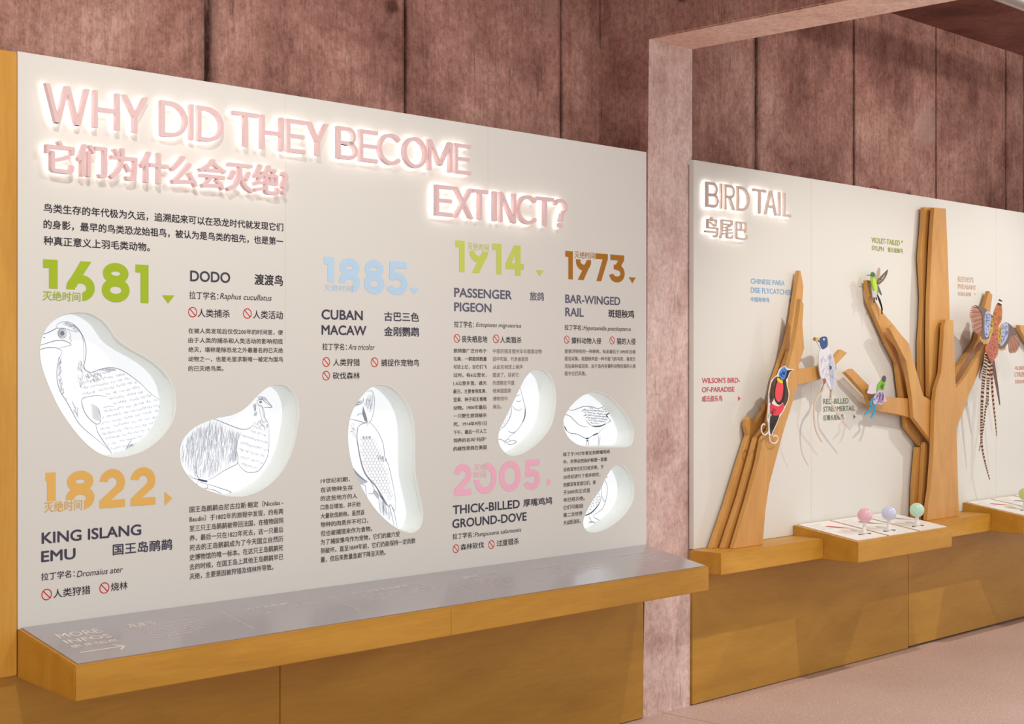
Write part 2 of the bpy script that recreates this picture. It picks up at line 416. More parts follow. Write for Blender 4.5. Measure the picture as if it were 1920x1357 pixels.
def fit(mb, body, o, ex, ey, off=0.0, shear=0.0, res=2):
    """lay a line of text so that its ink fills the box from o along ex and ey"""
    v, f = glyphs(body, 0, 0, shear, res)
    if not v: return
    v, f = bold(v, f, off)
    nz = Vector(ex).cross(Vector(ey)).normalized()
    x0, x1 = min(p[0] for p in v), max(p[0] for p in v); y0, y1 = min(p[1] for p in v), max(p[1] for p in v)
    for q in f:
        d = random.uniform(0, 0.0004 if abs(nz.y) > 0.9 else 0.00012)
        mb.add([Vector(o) + Vector(ex) * ((v[i][0] - x0) / (x1 - x0)) + Vector(ey) * ((v[i][1] - y0) / (y1 - y0)) + nz * d for i in q], [tuple(range(len(q)))])
def line(mb, body, u0, vt, vb, u1, off=0.0, shear=0.0, Y=INK_Y, res=4):
    a, b, t = P(u0, vb, Y), P(u1, vb, Y), P(u0, vt, Y)
    fit(mb, body, a, (b.x - a.x, 0, 0), (0, 0, t.z - a.z), off, shear, res)
def words(parent, name, ink, *items):
    mb = MB()
    for it in items: line(mb, *it)
    return mb.build(name, M[ink], parent)
def para(parent, ink, lines, u0, first, last, u1, off=0.004, u0b=None):
    """a justified paragraph: first and last are the top and foot of those lines at its left edge"""
    mb = MB(); n = len(lines)
    za = [P(u0, v, INK_Y).z for v in first]; zb = [P(u0, v, INK_Y).z for v in last]
    x0 = P(u0, 700, INK_Y).x
    for i, s in enumerate(lines):
        t = i / max(n - 1, 1); zt, zf = (za[k] + (zb[k] - za[k]) * t for k in (0, 1))
        x1 = P(u1[i] if isinstance(u1, list) else u1, 700, INK_Y).x
        fit(mb, s, (x0, INK_Y, zf), (x1 - x0, 0, 0), (0, 0, zt - zf), off)
    return mb.build('body_text', M[ink], parent)
def no_sign(parent, *centres):
    for u, v, ru in centres:
        c = P(u, v, INK_Y); r = abs(P(u + ru, v, INK_Y).x - c.x); mb = MB(); w = r * 0.17
        ring = [c + Vector((math.cos(a), 0, math.sin(a))) * (r - w / 2) for a in [2 * math.pi * i / 40 for i in range(41)]]
        mb.ribbon(ring, w, taper=False)
        k = 0.7071 * (r - w / 2)
        mb.ribbon([c + Vector((-k, 0, k)), c + Vector((k, 0, -k))], w, taper=False)
        mb.build('warning_icon', M['red'], parent)
# heavy year numerals, drawn from bars and rings; x in units of the numeral height
def numeral(d, W, T=0.235):
    out = []
    def rect(a, b, c, e): out.append([(a, b), (c, b), (c, e), (a, e)])
    def arc(cx, cy, rx, ry, a0, a1, n=40):
        for i in range(n):
            s, t = (math.radians(a0 + (a1 - a0) * k / n) for k in (i, i + 1))
            out.append([(cx + rx * math.cos(s), cy + ry * math.sin(s)), (cx + rx * math.cos(t), cy + ry * math.sin(t)),
                        (cx + (rx - T) * math.cos(t), cy + (ry - T * .92) * math.sin(t)), (cx + (rx - T) * math.cos(s), cy + (ry - T * .92) * math.sin(s))])
    if d == '1': rect(0, 0.79, W, 1); rect(W - T, 0, W, 0.79)
    elif d == '8': arc(W / 2, 0.735, W * 0.46, 0.272, 0, 360); arc(W / 2, 0.305, W / 2, 0.312, 0, 360)
    elif d in '69':
        n0 = len(out); arc(W / 2, 0.325, W / 2, 0.335, 0, 360)
        out.append([(0.50 * W, 1), (0.88 * W, 1), (0.50 * W, 0.56), (0.33 * W, 0.33), (0.0, 0.33), (0.06 * W, 0.45)])
        if d == '9':
            for i in range(n0, len(out)): out[i] = [(W - x, 1 - y) for x, y in out[i]]
    elif d == '2':
        arc(W / 2, 0.655, W / 2, 0.352, 172, -38); c_, s_ = math.cos(math.radians(-36)), math.sin(math.radians(-36))
        out.append([(W / 2 + (W / 2 - T) * c_, 0.655 + (0.352 - T * .92) * s_), (W / 2 + W / 2 * c_, 0.655 + 0.352 * s_), (0.42 * W, 0.19), (0.0, 0.19)]); rect(0, 0, W, 0.2)
    elif d == '5':
        rect(0.14 * W, 0.80, 0.96 * W, 1); rect(0.14 * W, 0.44, 0.14 * W + T * 0.9, 0.82); arc(0.48 * W, 0.335, 0.52 * W, 0.342, 142, -158)
    elif d == '0': arc(W / 2, 0.5, W / 2, 0.51, 0, 360)
    elif d == '4':
        rect(0.54 * W, 0, 0.54 * W + T, 1); rect(0, 0.2, W, 0.4); out.append([(0.46 * W, 1), (0.7 * W, 1), (0.32 * W, 0.38), (0, 0.38)])
    elif d == '7':
        rect(0, 0.8, W, 1); out.append([(0.60 * W, 0.82), (W, 0.82), (0.46 * W, 0), (0.08 * W, 0)])
    elif d == '3':
        rect(0.03 * W, 0.8, 0.96 * W, 1); out.append([(0.58 * W, 0.82), (0.96 * W, 0.82), (0.66 * W, 0.5), (0.26 * W, 0.5)])
        rect(0.26 * W, 0.46, 0.5 * W, 0.64); arc(0.47 * W, 0.325, 0.53 * W, 0.335, 96, -168)
    return out
def year(parent, ink, digits, ref, cut, caption, tri):
    """digits: (numeral, left u, right u); ref: (u, top v, foot v); cut: px box left free for the caption"""
    zt, zb = P(ref[0], ref[1], INK_Y).z, P(ref[0], ref[2], INK_Y).z; h = zt - zb
    me = bpy.data.meshes.new('y'); mb = MB()
    kk = 0
    for d, a, b in digits:
        x0, x1 = P(a, 700, INK_Y).x, P(b, 700, INK_Y).x
        for pl in numeral(d, (x1 - x0) / h):
            kk += 1; mb.add([(x0 + x * h, INK_Y - 0.0003 * ((kk * 37) % 61) / 61, zb + y * h) for x, y in pl], [tuple(range(len(pl)))])
    me.from_pydata(mb.v, [], mb.f); bm = bmesh.new(); bm.from_mesh(me)
    cu0, cu1, cv0, cv1 = cut
    X0, X1 = P(cu0, 700, INK_Y).x, P(cu1, 700, INK_Y).x; um = (cu0 + cu1) / 2; Z1, Z0 = P(um, cv0, INK_Y).z, P(um, cv1, INK_Y).z
    for co, no in (((X0, 0, 0), (1, 0, 0)), ((X1, 0, 0), (1, 0, 0)), ((0, 0, Z0), (0, 0, 1)), ((0, 0, Z1), (0, 0, 1))):
        bmesh.ops.bisect_plane(bm, geom=bm.verts[:] + bm.edges[:] + bm.faces[:], plane_co=co, plane_no=no)
    dead = [q for q in bm.faces if X0 < q.calc_center_median().x < X1 and Z0 < q.calc_center_median().z < Z1]
    bmesh.ops.delete(bm, geom=dead, context='FACES'); bm.to_mesh(me); bm.free()
    mb = MB().add([tuple(q.co) for q in me.vertices], [tuple(q.vertices) for q in me.polygons]); bpy.data.meshes.remove(me)
    mb.build('year_text', M[ink], parent)
    words(parent, 'caption_text', ink, *caption)
    MB().add([P(u, v, INK_Y) for u, v in tri], [(0, 1, 2)]).build('arrow_mark', M[ink], parent)
def sign(parent, mat, led, body, u0, u1, ref, Yf, depth, off, gap):
    """raised back-lit letters, one object each: face at Yf, light between letter and panel"""
    zt, zb = P(ref[0], ref[1], Yf).z, P(ref[0], ref[2], Yf).z
    X0, X1 = P(u0, 700, Yf).x, P(u1, 700, Yf).x
    v, f = bold(*glyphs(body), off)
    ax, bx = min(p[0] for p in v), max(p[0] for p in v); ay, by = min(p[1] for p in v), max(p[1] for p in v)
    sx, sz = (X1 - X0) / (bx - ax), (zt - zb) / (by - ay)
    for i, ch in enumerate(body):
        if ch == ' ': continue
        pv, _ = glyphs(body[:i + 1]); gv, gf = glyphs(ch, 0, 0.5)
        dx = max(p[0] for p in pv) - max(p[0] for p in gv)
        gv, gf = bold(gv, gf, off)
        w = lambda p, y: (X0 + (p[0] + dx - ax) * sx, y, zb + (p[1] - ay) * sz)
        lt = MB().add([w(p, Yf + depth * (0.5 - p[2])) for p in gv], gf).build('sign_letter', mat, parent)
        ev, ef = glyphs(ch)
        MB().add([w(p, Yf + depth + 0.003) for p in ev], ef).build('light_strip', led, lt)

# monoline sign capitals from bars and rings; x and y in units of the cap height
def capital(ch, W, t):
    out = []
    def rect(a, b, c, e): out.append([(a, b), (c, b), (c, e), (a, e)])
    def diag(x0, y0, x1, y1):
        h = t / 2 * math.hypot(x1 - x0, y1 - y0) / abs(y1 - y0); out.append([(x0 - h, y0), (x0 + h, y0), (x1 + h, y1), (x1 - h, y1)])
    def hw(dx, dy): return t / 2 * math.hypot(dx, dy) / abs(dy)
    def arc(cx, cy, rx, ry, a0, a1, n=28):
        for i in range(n):
            s, e = (math.radians(a0 + (a1 - a0) * k / n) for k in (i, i + 1))
            out.append([(cx + rx * math.cos(s), cy + ry * math.sin(s)), (cx + rx * math.cos(e), cy + ry * math.sin(e)),
                        (cx + (rx - t) * math.cos(e), cy + (ry - t) * math.sin(e)), (cx + (rx - t) * math.cos(s), cy + (ry - t) * math.sin(s))])
    def bowl(y0, y1, w):
        r = (y1 - y0) / 2; rx = min(w * 0.8, r * 1.15); rect(t * .6, y0, w - rx, y0 + t); rect(t * .6, y1 - t, w - rx, y1); arc(w - rx, y0 + r, rx, r, -90, 90)
    if ch == 'W':
        h = hw(.25 * W, 1)
        for a, b, c, e in ((h, 1, .27 * W, 0), (.27 * W, 0, .5 * W, 1), (.5 * W, 1, .73 * W, 0), (.73 * W, 0, W - h, 1)): diag(a, b, c, e)
    elif ch == 'H': rect(0, 0, t, 1); rect(W - t, 0, W, 1); rect(t, .5 - t / 2, W - t, .5 + t / 2)
    elif ch == 'Y': h = hw(.5 * W, .55); diag(h, 1, W / 2, .43); diag(W - h, 1, W / 2, .43); rect(W / 2 - t / 2, 0, W / 2 + t / 2, .47)
    elif ch == 'D': rect(0, 0, t, 1); bowl(0, 1, W)
    elif ch == 'I': rect(W / 2 - t / 2, 0, W / 2 + t / 2, 1)
    elif ch == 'T': rect(0, 1 - t, W, 1); rect(W / 2 - t / 2, 0, W / 2 + t / 2, 1 - t)
    elif ch == 'E': rect(0, 0, t, 1); rect(t, 0, W, t); rect(t, 1 - t, W, 1); rect(t, .5 - t / 2, W * .93, .5 + t / 2)
    elif ch == 'L': rect(0, 0, t, 1); rect(t, 0, W, t)
    elif ch == 'B': rect(0, 0, t, 1); bowl(0, .5 + t / 2, W); bowl(.5 - t / 2, 1, W * .92)
    elif ch == 'R': rect(0, 0, t, 1); bowl(.45, 1, W * .95); h = hw(.4 * W, .45); diag(W - h, 0, W * .48, .47)
    elif ch == 'C': arc(.54 * W, .5, .54 * W, .5, 42, 318, 44)
    elif ch == 'O': arc(.5 * W, .5, .5 * W, .5, 0, 360, 56)
    elif ch == 'M': rect(0, 0, t, 1); rect(W - t, 0, W, 1); h = hw(.4 * W, .8); diag(h, 1, W / 2, .2); diag(W - h, 1, W / 2, .2)
    elif ch == 'N': rect(0, 0, t, 1); rect(W - t, 0, W, 1); h = hw(.8 * W, 1); diag(h, 1, W - h, 0)
    elif ch == 'X': h = hw(.8 * W, 1); diag(h, 1, W - h, 0); diag(W - h, 1, h, 0)
    elif ch == 'A': h = hw(.4 * W, 1); diag(h, 0, W / 2, 1); diag(W - h, 0, W / 2, 1); rect(W * .2, .28, W * .8, .28 + t)
    elif ch == '?': arc(W / 2, .73, W / 2, .28, 165, -62); diag(W / 2, .20, W / 2 + W * .16, .52); rect(W / 2 - t * .6, 0, W / 2 + t * .6, t * 1.2)
    return out
def capitals(parent, mat, led, ref, Yf, depth, t, letters):
    zt, zb = P(ref[0], ref[1], Yf).z, P(ref[0], ref[2], Yf).z; H = zt - zb
    for ch, a, b in letters:
        x0, x1 = P(a, 700, Yf).x, P(b, 700, Yf).x; pl = capital(ch, (x1 - x0) / H, t); mb, lb = MB(), MB()
        for i, q in enumerate(pl):
            if sum(q[k][0] * q[(k + 1) % 4][1] - q[(k + 1) % 4][0] * q[k][1] for k in range(4)) < 0: q = q[::-1]
            e = 0.00012 * (i % 3)
            mb.prism([(x0 + x * H, Yf + e, zb + y * H) for x, y in q], (0, depth + e, 0))
            lb.add([(x0 + x * H, Yf + depth + 0.003 + e, zb + y * H) for x, y in q], [(0, 1, 2, 3)])
        lt = mb.build('sign_letter', mat, parent); lb.build('light_strip', led, lt)
# ------------------------------------------------------------------ first panel: recessed light niches and pencil drawings
def zoomer(u, v, s): return lambda pts: [(u + x * s, v + y * s) for x, y in pts]
Zd, Ze, Zm = zoomer(60, 570, 0.22104), zoomer(320, 700, 0.18427), zoomer(630, 700, 0.22845)
Zp, Zr = zoomer(920, 680, 0.13270), zoomer(1040, 720, 0.21378)
NICHE = [
 (Zd, [(390,65),(500,75),(600,130),(660,195),(730,295),(830,370),(980,455),(1100,545),(1185,660),(1222,800),(1215,930),(1170,1040),(1080,1150),(950,1245),(800,1295),(690,1303),(580,1275),(480,1205),(370,1090),(240,905),(150,720),(90,560),(65,430),(75,310),(115,210),(190,130),(280,80)]),
 (Ze, [(1090,107),(1180,120),(1255,190),(1300,300),(1308,430),(1285,600),(1240,780),(1170,940),(1060,1085),(930,1185),(800,1240),(680,1258),(540,1245),(400,1205),(280,1145),(180,1050),(115,950),(92,850),(100,730),(150,630),(250,540),(380,475),(500,435),(620,412),(720,375),(800,310),(870,235),(960,155),(1030,118)]),
 (Zm, [(370,88),(460,110),(540,180),(605,280),(640,400),(650,540),(650,700),(655,830),(680,960),(710,1100),(715,1180),(690,1265),(640,1305),(590,1308),(500,1275),(380,1180),(280,1060),(190,900),(130,750),(100,600),(97,460),(120,340),(175,230),(260,130),(320,97)]),
 (Zp, [(670,80),(760,100),(850,185),(905,320),(925,500),(905,720),(850,900),(740,1060),(600,1190),(460,1280),(330,1318),(240,1300),(160,1230),(110,1130),(105,1020),(140,900),(220,740),(330,520),(430,310),(500,190),(580,110)]),
 (Zr, [(360,65),(430,78),(510,130),(590,210),(650,300),(690,390),(695,450),(680,520),(640,552),(540,556),(350,556),(240,548),(150,500),(95,430),(72,350),(85,280),(140,190),(220,115),(290,78)]),
 (Zr, [(565,700),(610,715),(655,770),(690,860),(698,950),(680,1040),(620,1140),(520,1230),(420,1285),(330,1305),(280,1290),(250,1240),(250,1190),(275,1120),(330,1020),(400,920),(440,830),(490,750),(525,715)])]
def slab_with_holes(name, x0, x1, z0, z1, Y, th, holes, mat):
    cu = bpy.data.curves.new('s', 'CURVE'); cu.dimensions = '2D'; cu.fill_mode = 'BOTH'; cu.extrude = th / 2
    for ring in [[(x0, z0), (x1, z0), (x1, z1), (x0, z1)]] + holes:
        sp = cu.splines.new('POLY'); sp.points.add(len(ring) - 1); sp.use_cyclic_u = True
        for p, (x, z) in zip(sp.points, ring): p.co = (x, z, 0, 1)
    o = bpy.data.objects.new('s', cu); C.objects.link(o); dg = bpy.context.evaluated_depsgraph_get(); dg.update()
    m = bpy.data.meshes.new_from_object(o.evaluated_get(dg))
    mb = MB().add([(p.co.x, Y + th / 2 - p.co.z, p.co.y) for p in m.vertices], [tuple(p.vertices) for p in m.polygons])
    bpy.data.objects.remove(o); bpy.data.curves.remove(cu); bpy.data.meshes.remove(m)
    return mb.build(name, mat)
ZP1 = P(33, 96).z
PB = zt0 - 0.002
holes = []
for zf, pts in NICHE:
    holes.append([(q.x, q.z) for q in smooth_line([P(u, v) for u, v in zf(pts)], 5, True)])
panel = slab_with_holes('display_panel', X1L, X1R, PB, ZP1, PD, 0.014, holes, M['panel'])
tag(panel, 'big ivory wall panel about extinct birds with glowing title and six lit niches', 'panel')
# box edge behind the front sheet so the panel stands as a solid unit off the concrete
fr = MB().box(X1L, X1R, PD + 0.014, PD + 0.12, ZP1 - 0.02, ZP1).box(X1L, X1L + 0.02, PD + 0.014, PD + 0.12, PB, ZP1 - 0.02).box(X1R - 0.02, X1R, PD + 0.014, PD + 0.025, PB, ZP1 - 0.02)
fr.build('panel_frame', M['panel'], panel)
DN = 0.088
YD = PD + DN
def offset_ring(ring, d):
    n = len(ring); out = []
    area2 = sum(ring[i][0] * ring[(i + 1) % n][1] - ring[(i + 1) % n][0] * ring[i][1] for i in range(n))
    s = 1 if area2 > 0 else -1
    for i in range(n):
        (x0, z0), (x1, z1) = ring[i - 1], ring[(i + 1) % n]
        dx, dz = x1 - x0, z1 - z0; L = math.hypot(dx, dz) or 1
        out.append((ring[i][0] + s * dz / L * -d, ring[i][1] + s * -dx / L * -d))
    return out
trays = []
for h in holes:
    n = len(h); inn = offset_ring(h, 0.006)
    prof = [(h, PD - 0.0006), (offset_ring(h, 0.0015), PD - 0.0006), (offset_ring(h, 0.0022), PD + 0.013), (inn, PD + 0.0135), (inn, YD)]
    mb = MB()
    for (r0, y0), (r1, y1) in zip(prof, prof[1:]):
        mb.add([(x, y0, z) for x, z in r0] + [(x, y1, z) for x, z in r1], [(i, (i + 1) % n, (i + 1) % n + n, i + n) for i in range(n)])
    tr = mb.build('light_niche', M['tray'], panel)
    mb = MB().add([(x, YD, z) for x, z in inn], [tuple(range(n))])
    bk = mb.build('backlit_board', M['light'], tr)
    trays.append(tr)
YI = YD - 0.0012
def sk(zf, Y=None):
    """drawing helpers for one niche: px outline -> stroke on the backlit board"""
    y = Y or YI
    def pts(l, k=5): return [P(u, v, y) for u, v in [tuple(q) for q in smooth_line([(a, b, 0) for a, b in l], k)] ] if False else [P(q.x, q.y, y) for q in smooth_line([Vector((a, b, 0)) for a, b in zf(l)], k)]
    return pts
def strokes(mb, pts, ls, w):
    for l in ls: mb.ribbon(pts(l), w)
def hatch_rows(mb, pts, poly, slope, step, gap, ln, w, ang, n=3, jit=0.3):
    """short clustered pencil ticks along sloping rows inside a region"""
    xs = [p[0] for p in poly]; ys = [p[1] for p in poly]; y = min(ys) - abs(slope) * (max(xs) - min(xs))
    while y < max(ys) + abs(slope) * (max(xs) - min(xs)):
        x = min(xs) + random.uniform(0, gap)
        while x < max(xs):
            yy = y + slope * (x - min(xs)) + random.uniform(-jit, jit) * step * 0.3
            for k in range(n):
                xx = x + k * ln * 0.38; a = ang + random.uniform(-0.25, 0.25); L = ln * random.uniform(0.6, 1.15)
                e = (xx + L * math.cos(a), yy + L * math.sin(a)); c = (xx + L * .5 * math.cos(a) + L * .12, yy + L * .5 * math.sin(a))
                if inside(poly, xx, yy) and inside(poly, *e): mb.ribbon(pts([(xx, yy), c, e], 3), w * random.uniform(0.7, 1.2))
            x += gap * random.uniform(0.7, 1.3)
        y += step
def hatch_long(mb, pts, poly, n, L0, L1, ang, w, spread=0.12):
    xs = [p[0] for p in poly]; ys = [p[1] for p in poly]; k = 0; t = 0
    while k < n and t < n * 12:
        t += 1; x, y = random.uniform(min(xs), max(xs)), random.uniform(min(ys), max(ys)); a = ang + random.gauss(0, spread); L = random.uniform(L0, L1)
        e = (x + L * math.cos(a), y + L * math.sin(a)); b = random.uniform(-0.08, 0.08) * L
        if inside(poly, x, y) and inside(poly, *e):
            mb.ribbon(pts([(x, y), ((x + e[0]) / 2 + b, (y + e[1]) / 2), e], 3), w * random.uniform(0.6, 1.2)); k += 1
def fill(mb, pts, l, k=1): q = pts(l + [l[0]], k)[:-1]; mb.add(q, [tuple(range(len(q)))])
def circ(x, y, r, ry=None): return [(x + r * math.cos(a), y + (ry or r) * math.sin(a)) for a in [2 * math.pi * i / 16 for i in range(17)]]
def draw(i, zf, w, hard, soft=(), thick=(), fills=(), hatch=None, sfills=(), dark=False):
    pts = sk(zf); mb = MB(); strokes(mb, pts, hard, w); strokes(mb, pts, thick, w * 2.6)
    for q in fills: fill(mb, pts, q)
    d = mb.build('bird_drawing', M['ink' if dark else 'pencil'], trays[i])
    mb = MB(); pts2 = sk(zf, YI + 0.0006); strokes(mb, pts2, soft, w)
    for q in sfills: fill(mb, pts2, q)
    if hatch: hatch(mb, pts2)
    if mb.v: mb.build('bird_shading', M['pencil' if dark else 'pencil_soft'], trays[i])
W1 = 0.0024
# dodo
def dodo_h(mb, pts):
    body = [(395,585),(500,590),(650,555),(780,570),(900,660),(1000,750),(1105,830),(1080,870),(1100,930),(1050,1050),(1000,1130),(860,1170),(780,1280),(690,1280),(600,1140),(550,1040),(590,1000),(600,890),(690,860),(600,770),(430,770)]
    hatch_rows(mb, pts, body, -0.22, 47, 52, 26, W1 * .8, -1.05, 4)
    hatch_long(mb, pts, [(215,440),(255,440),(250,600),(285,760),(340,880),(330,905),(240,745),(210,600)], 60, 20, 48, -1.0, W1 * .8)
    hatch_long(mb, pts, [(385,470),(440,470),(460,560),(600,570),(640,640),(410,720),(385,640)], 70, 22, 55, 1.35, W1 * .9, 0.3)
    hatch_long(mb, pts, [(340,820),(390,880),(400,1000),(350,930)], 18, 25, 50, 1.2, W1 * .8)
    hatch_long(mb, pts, [(215,200),(250,155),(310,152),(380,190),(420,250),(350,220),(290,180)], 36, 18, 40, 0.3, W1 * .7, 0.4)
    hatch_long(mb, pts, [(530,560),(620,545),(700,543),(760,562),(640,575)], 30, 18, 40, 0.4, W1 * .7, 0.3)
    for k in range(8): mb.ribbon(pts([(500 + k * 1.5, 850 + k * 15), (545, 872 + k * 15), (580, 905 + k * 12)], 3), W1 * 1.3)
    hatch_long(mb, pts, [(810,1195),(990,1140),(960,1175),(800,1225)], 20, 15, 35, -0.2, W1 * .8)
draw(0, Zd, W1, [
 [(205,200),(215,175),(250,152),(300,150),(350,170),(400,220),(440,290),(458,370),(455,450),(440,530),(455,560),(500,578),(560,560),(620,543),(690,540),(760,560),(820,595),(880,640),(940,690),(1000,750),(1060,795),(1115,825)],
 [(60,262),(90,258),(140,240),(190,215),(210,203),(235,208)], [(20,392),(65,385),(130,370),(200,370),(240,385),(255,395)],
 [(20,360),(68,350),(130,330),(200,310),(260,308),(310,325),(330,345),(290,358),(230,372)], circ(257,248,36,40), circ(257,248,27,30), [(95,283),(112,282)],
 [(255,395),(245,430),(225,480),(212,560),(215,650),(240,740),(290,820),(340,910),(390,1000),(450,1065),(530,1130),(600,1190),(670,1250)],
 [(540,1020),(560,1090),(610,1170),(660,1240),(685,1290)], [(640,785),(560,775),(480,785),(425,805),(430,870),(455,930),(500,985),(550,1018),(580,1000),(582,950),(565,900)],
 [(1115,825),(1075,870),(1105,895),(1100,950),(1060,1040),(1010,1100)], [(1010,1140),(960,1170),(880,1190),(800,1225),(780,1290)], [(850,1140),(820,1190),(800,1225)]],
 [[(300,165),(360,185),(410,240),(435,310),(440,400),(435,500)], [(205,205),(270,205),(330,225),(390,240)], [(310,230),(330,265),(320,290),(335,310),(320,330)], [(600,880),(640,870),(700,870)]],
 [], [circ(257,248,20,22)], dodo_h)
# emu
def emu_h(mb, pts):
    body = [(105,760),(155,645),(250,555),(420,465),(600,535),(710,585),(682,690),(672,780),(685,870),(640,935),(540,985),(380,1080),(280,1075),(185,1015),(112,900)]
    for k in range(4):
        y0 = 480 + k * 150
        hatch_long(mb, pts, [p for p in body], 150, 60, 120, 1.62, W1 * .5, 0.1)
    hatch_long(mb, pts, [(640,560),(712,590),(680,690),(670,780),(685,870),(640,930),(600,800)], 90, 30, 80, 1.6, W1 * .5)
    br = [(720,600),(800,570),(990,560),(995,800),(955,900),(895,980),(770,995),(690,900),(675,790)]
    hatch_rows(mb, pts, br, 0.28, 72, 42, 34, W1 * .8, 1.0, 3)
    hatch_long(mb, pts, [(835,300),(870,300),(885,440),(850,440)], 40, 18, 40, 1.9, W1 * .9, .3)
    hatch_long(mb, pts, [(850,470),(960,460),(1000,545),(990,600),(830,560)], 50, 20, 44, 1.2, W1 * .8, .35)
    hatch_long(mb, pts, [(880,240),(940,240),(985,275),(960,280),(900,262)], 22, 15, 30, 0.5, W1 * .7, .4)
draw(1, Ze, W1, [
 [(400,448),(420,455),(500,485),(600,525),(700,562),(760,568),(810,552),(835,525)], [(940,350),(955,410),(960,455),(990,500),(1000,550)],
 [(880,238),(930,238),(970,255),(990,290),(1033,340),(990,345),(945,345)], [(880,300),(890,270),(930,265),(962,290),(1030,340)], [(880,300),(900,325),(925,330),(940,360)],
 [(1000,550),(1000,640),(995,800),(960,900),(900,985),(840,1005),(770,1000),(710,950),(680,900)], [(715,600),(680,690),(670,780),(685,850),(680,910),(640,940),(540,990),(450,1050),(380,1085)],
 [(180,1020),(220,1060),(280,1080),(330,1095),(375,1100)], [(280,1090),(265,1120),(290,1150),(310,1165),(370,1165),(370,1130),(300,1105)],
 [(380,1125),(500,1165),(610,1205),(632,1255)], [(370,1170),(450,1190),(550,1240)], [(610,1205),(595,1225),(612,1255)], [(260,1000),(275,1050),(300,1085)]],
 [[(895,330),(910,400),(930,470)], [(925,330),(940,400),(950,455)]], [[(285,1075),(330,1092),(372,1098)]], [circ(915,290,14), [(275,1070),(330,1080),(375,1090),(372,1108),(320,1100),(280,1088)]], emu_h)
# macaw
def scales(mb, pts, poly, st, w):
    xs = [p[0] for p in poly]; ys = [p[1] for p in poly]; y = min(ys); r = 0
    while y < max(ys):
        x = min(xs) + (st / 2 if r % 2 else 0)
        while x < max(xs):
            if inside(poly, x, y) and inside(poly, x + st, y + st * .6):
                mb.ribbon(pts([(x, y), (x + st * .12, y + st * .8), (x + st * .5, y + st * 1.15), (x + st * .88, y + st * .8), (x + st, y)], 3), w)
            x += st
        y += st * .95; r += 1
def macaw_h(mb, pts):
    scales(mb, pts, [(185,500),(310,490),(375,620),(402,700),(440,850),(470,1000),(460,1050),(400,990),(300,870),(225,770),(195,640)], 27, W1 * .8)
    hatch_long(mb, pts, [(225,250),(250,180),(305,160),(310,260),(285,330),(250,300)], 50, 20, 55, 1.7, W1 * .8)
    hatch_long(mb, pts, [(340,650),(420,690),(420,730),(340,715)], 24, 20, 34, 1.5, W1)
    hatch_long(mb, pts, [(215,510),(290,510),(285,540),(220,545)], 24, 20, 30, 1.5, W1)
    hatch_long(mb, pts, [(105,400),(165,400),(170,560),(110,470)], 16, 14, 30, 0.3, W1 * .8, .5)
    hatch_long(mb, pts, [(345,1000),(440,1095),(470,1240),(380,1160)], 26, 60, 130, 1.5, W1 * .8, .05)
    hatch_long(mb, pts, [(130,270),(200,205),(222,225),(160,285)], 20, 20, 60, -0.3, W1 * .7, .2)
draw(2, Zm, W1, [
 [(255,150),(285,140),(305,160),(315,200),(315,260),(305,330),(285,390),(250,430)], [(100,372),(170,385),(220,400),(262,405)], [(170,350),(190,332),(215,330)],
 [(265,395),(280,400),(320,445),(360,510),(390,590),(400,680),(430,750),(455,850),(475,950),(490,1050),(485,1132)], [(180,440),(210,415),(262,405)],
 [(345,990),(360,1100),(370,1150)], [(390,1030),(390,1170)], [(440,1095),(460,1170),(480,1262)], [(450,1075),(480,1150),(503,1275)], [(440,1095),(445,1075),(485,1132)],
 [(262,850),(310,940),(300,985),(265,985)], [(200,910),(240,920),(245,960),(255,1010)], [(185,905),(255,895)], [(150,262),(190,255),(222,230),(225,200)], [(310,950),(345,990),(345,1030)]],
 [], [[(180,440),(172,520),(185,620),(205,720),(230,800),(260,850),(290,885),(330,930),(380,1020),(420,1080),(440,1095)], [(120,750),(137,775),(170,820),(220,865),(258,890)]],
 [[(222,268),(240,320),(255,370),(260,405),(235,388),(215,330)], [(335,930),(380,1000),(425,1080),(410,1080),(360,1010)]], macaw_h, [[(150,810),(200,850),(250,890),(190,903)], [(310,945),(345,990),(345,1030),(308,990)]])
# passenger pigeon
def pig_h(mb, pts):
    hatch_rows(mb, pts, [(290,610),(300,700),(265,800),(205,885),(130,945),(160,850),(230,720)], -0.5, 30, 26, 14, W1 * .7, 1.0, 2)
draw(3, Zp, W1 * .9, [
 [(400,290),(415,335),(440,440),(470,560),(490,650),(485,750),(445,850),(370,960),(280,1030),(245,1070)], [(300,600),(295,700),(260,800),(200,890),(125,955)],
 [(60,1085),(140,1080),(200,1110),(245,1075),(280,1110)], [(190,1150),(220,1120),(260,1155),(330,1140),(365,1115),(310,1095),(270,1110),(200,1130)], [(245,960),(300,990),(350,970)]],
 [[(350,470),(385,465),(420,440)], [(355,535),(395,548),(432,528)], [(305,600),(340,650),(400,672),(450,640)]], [[(488,640),(484,750),(450,845)]], [], pig_h, dark=True)
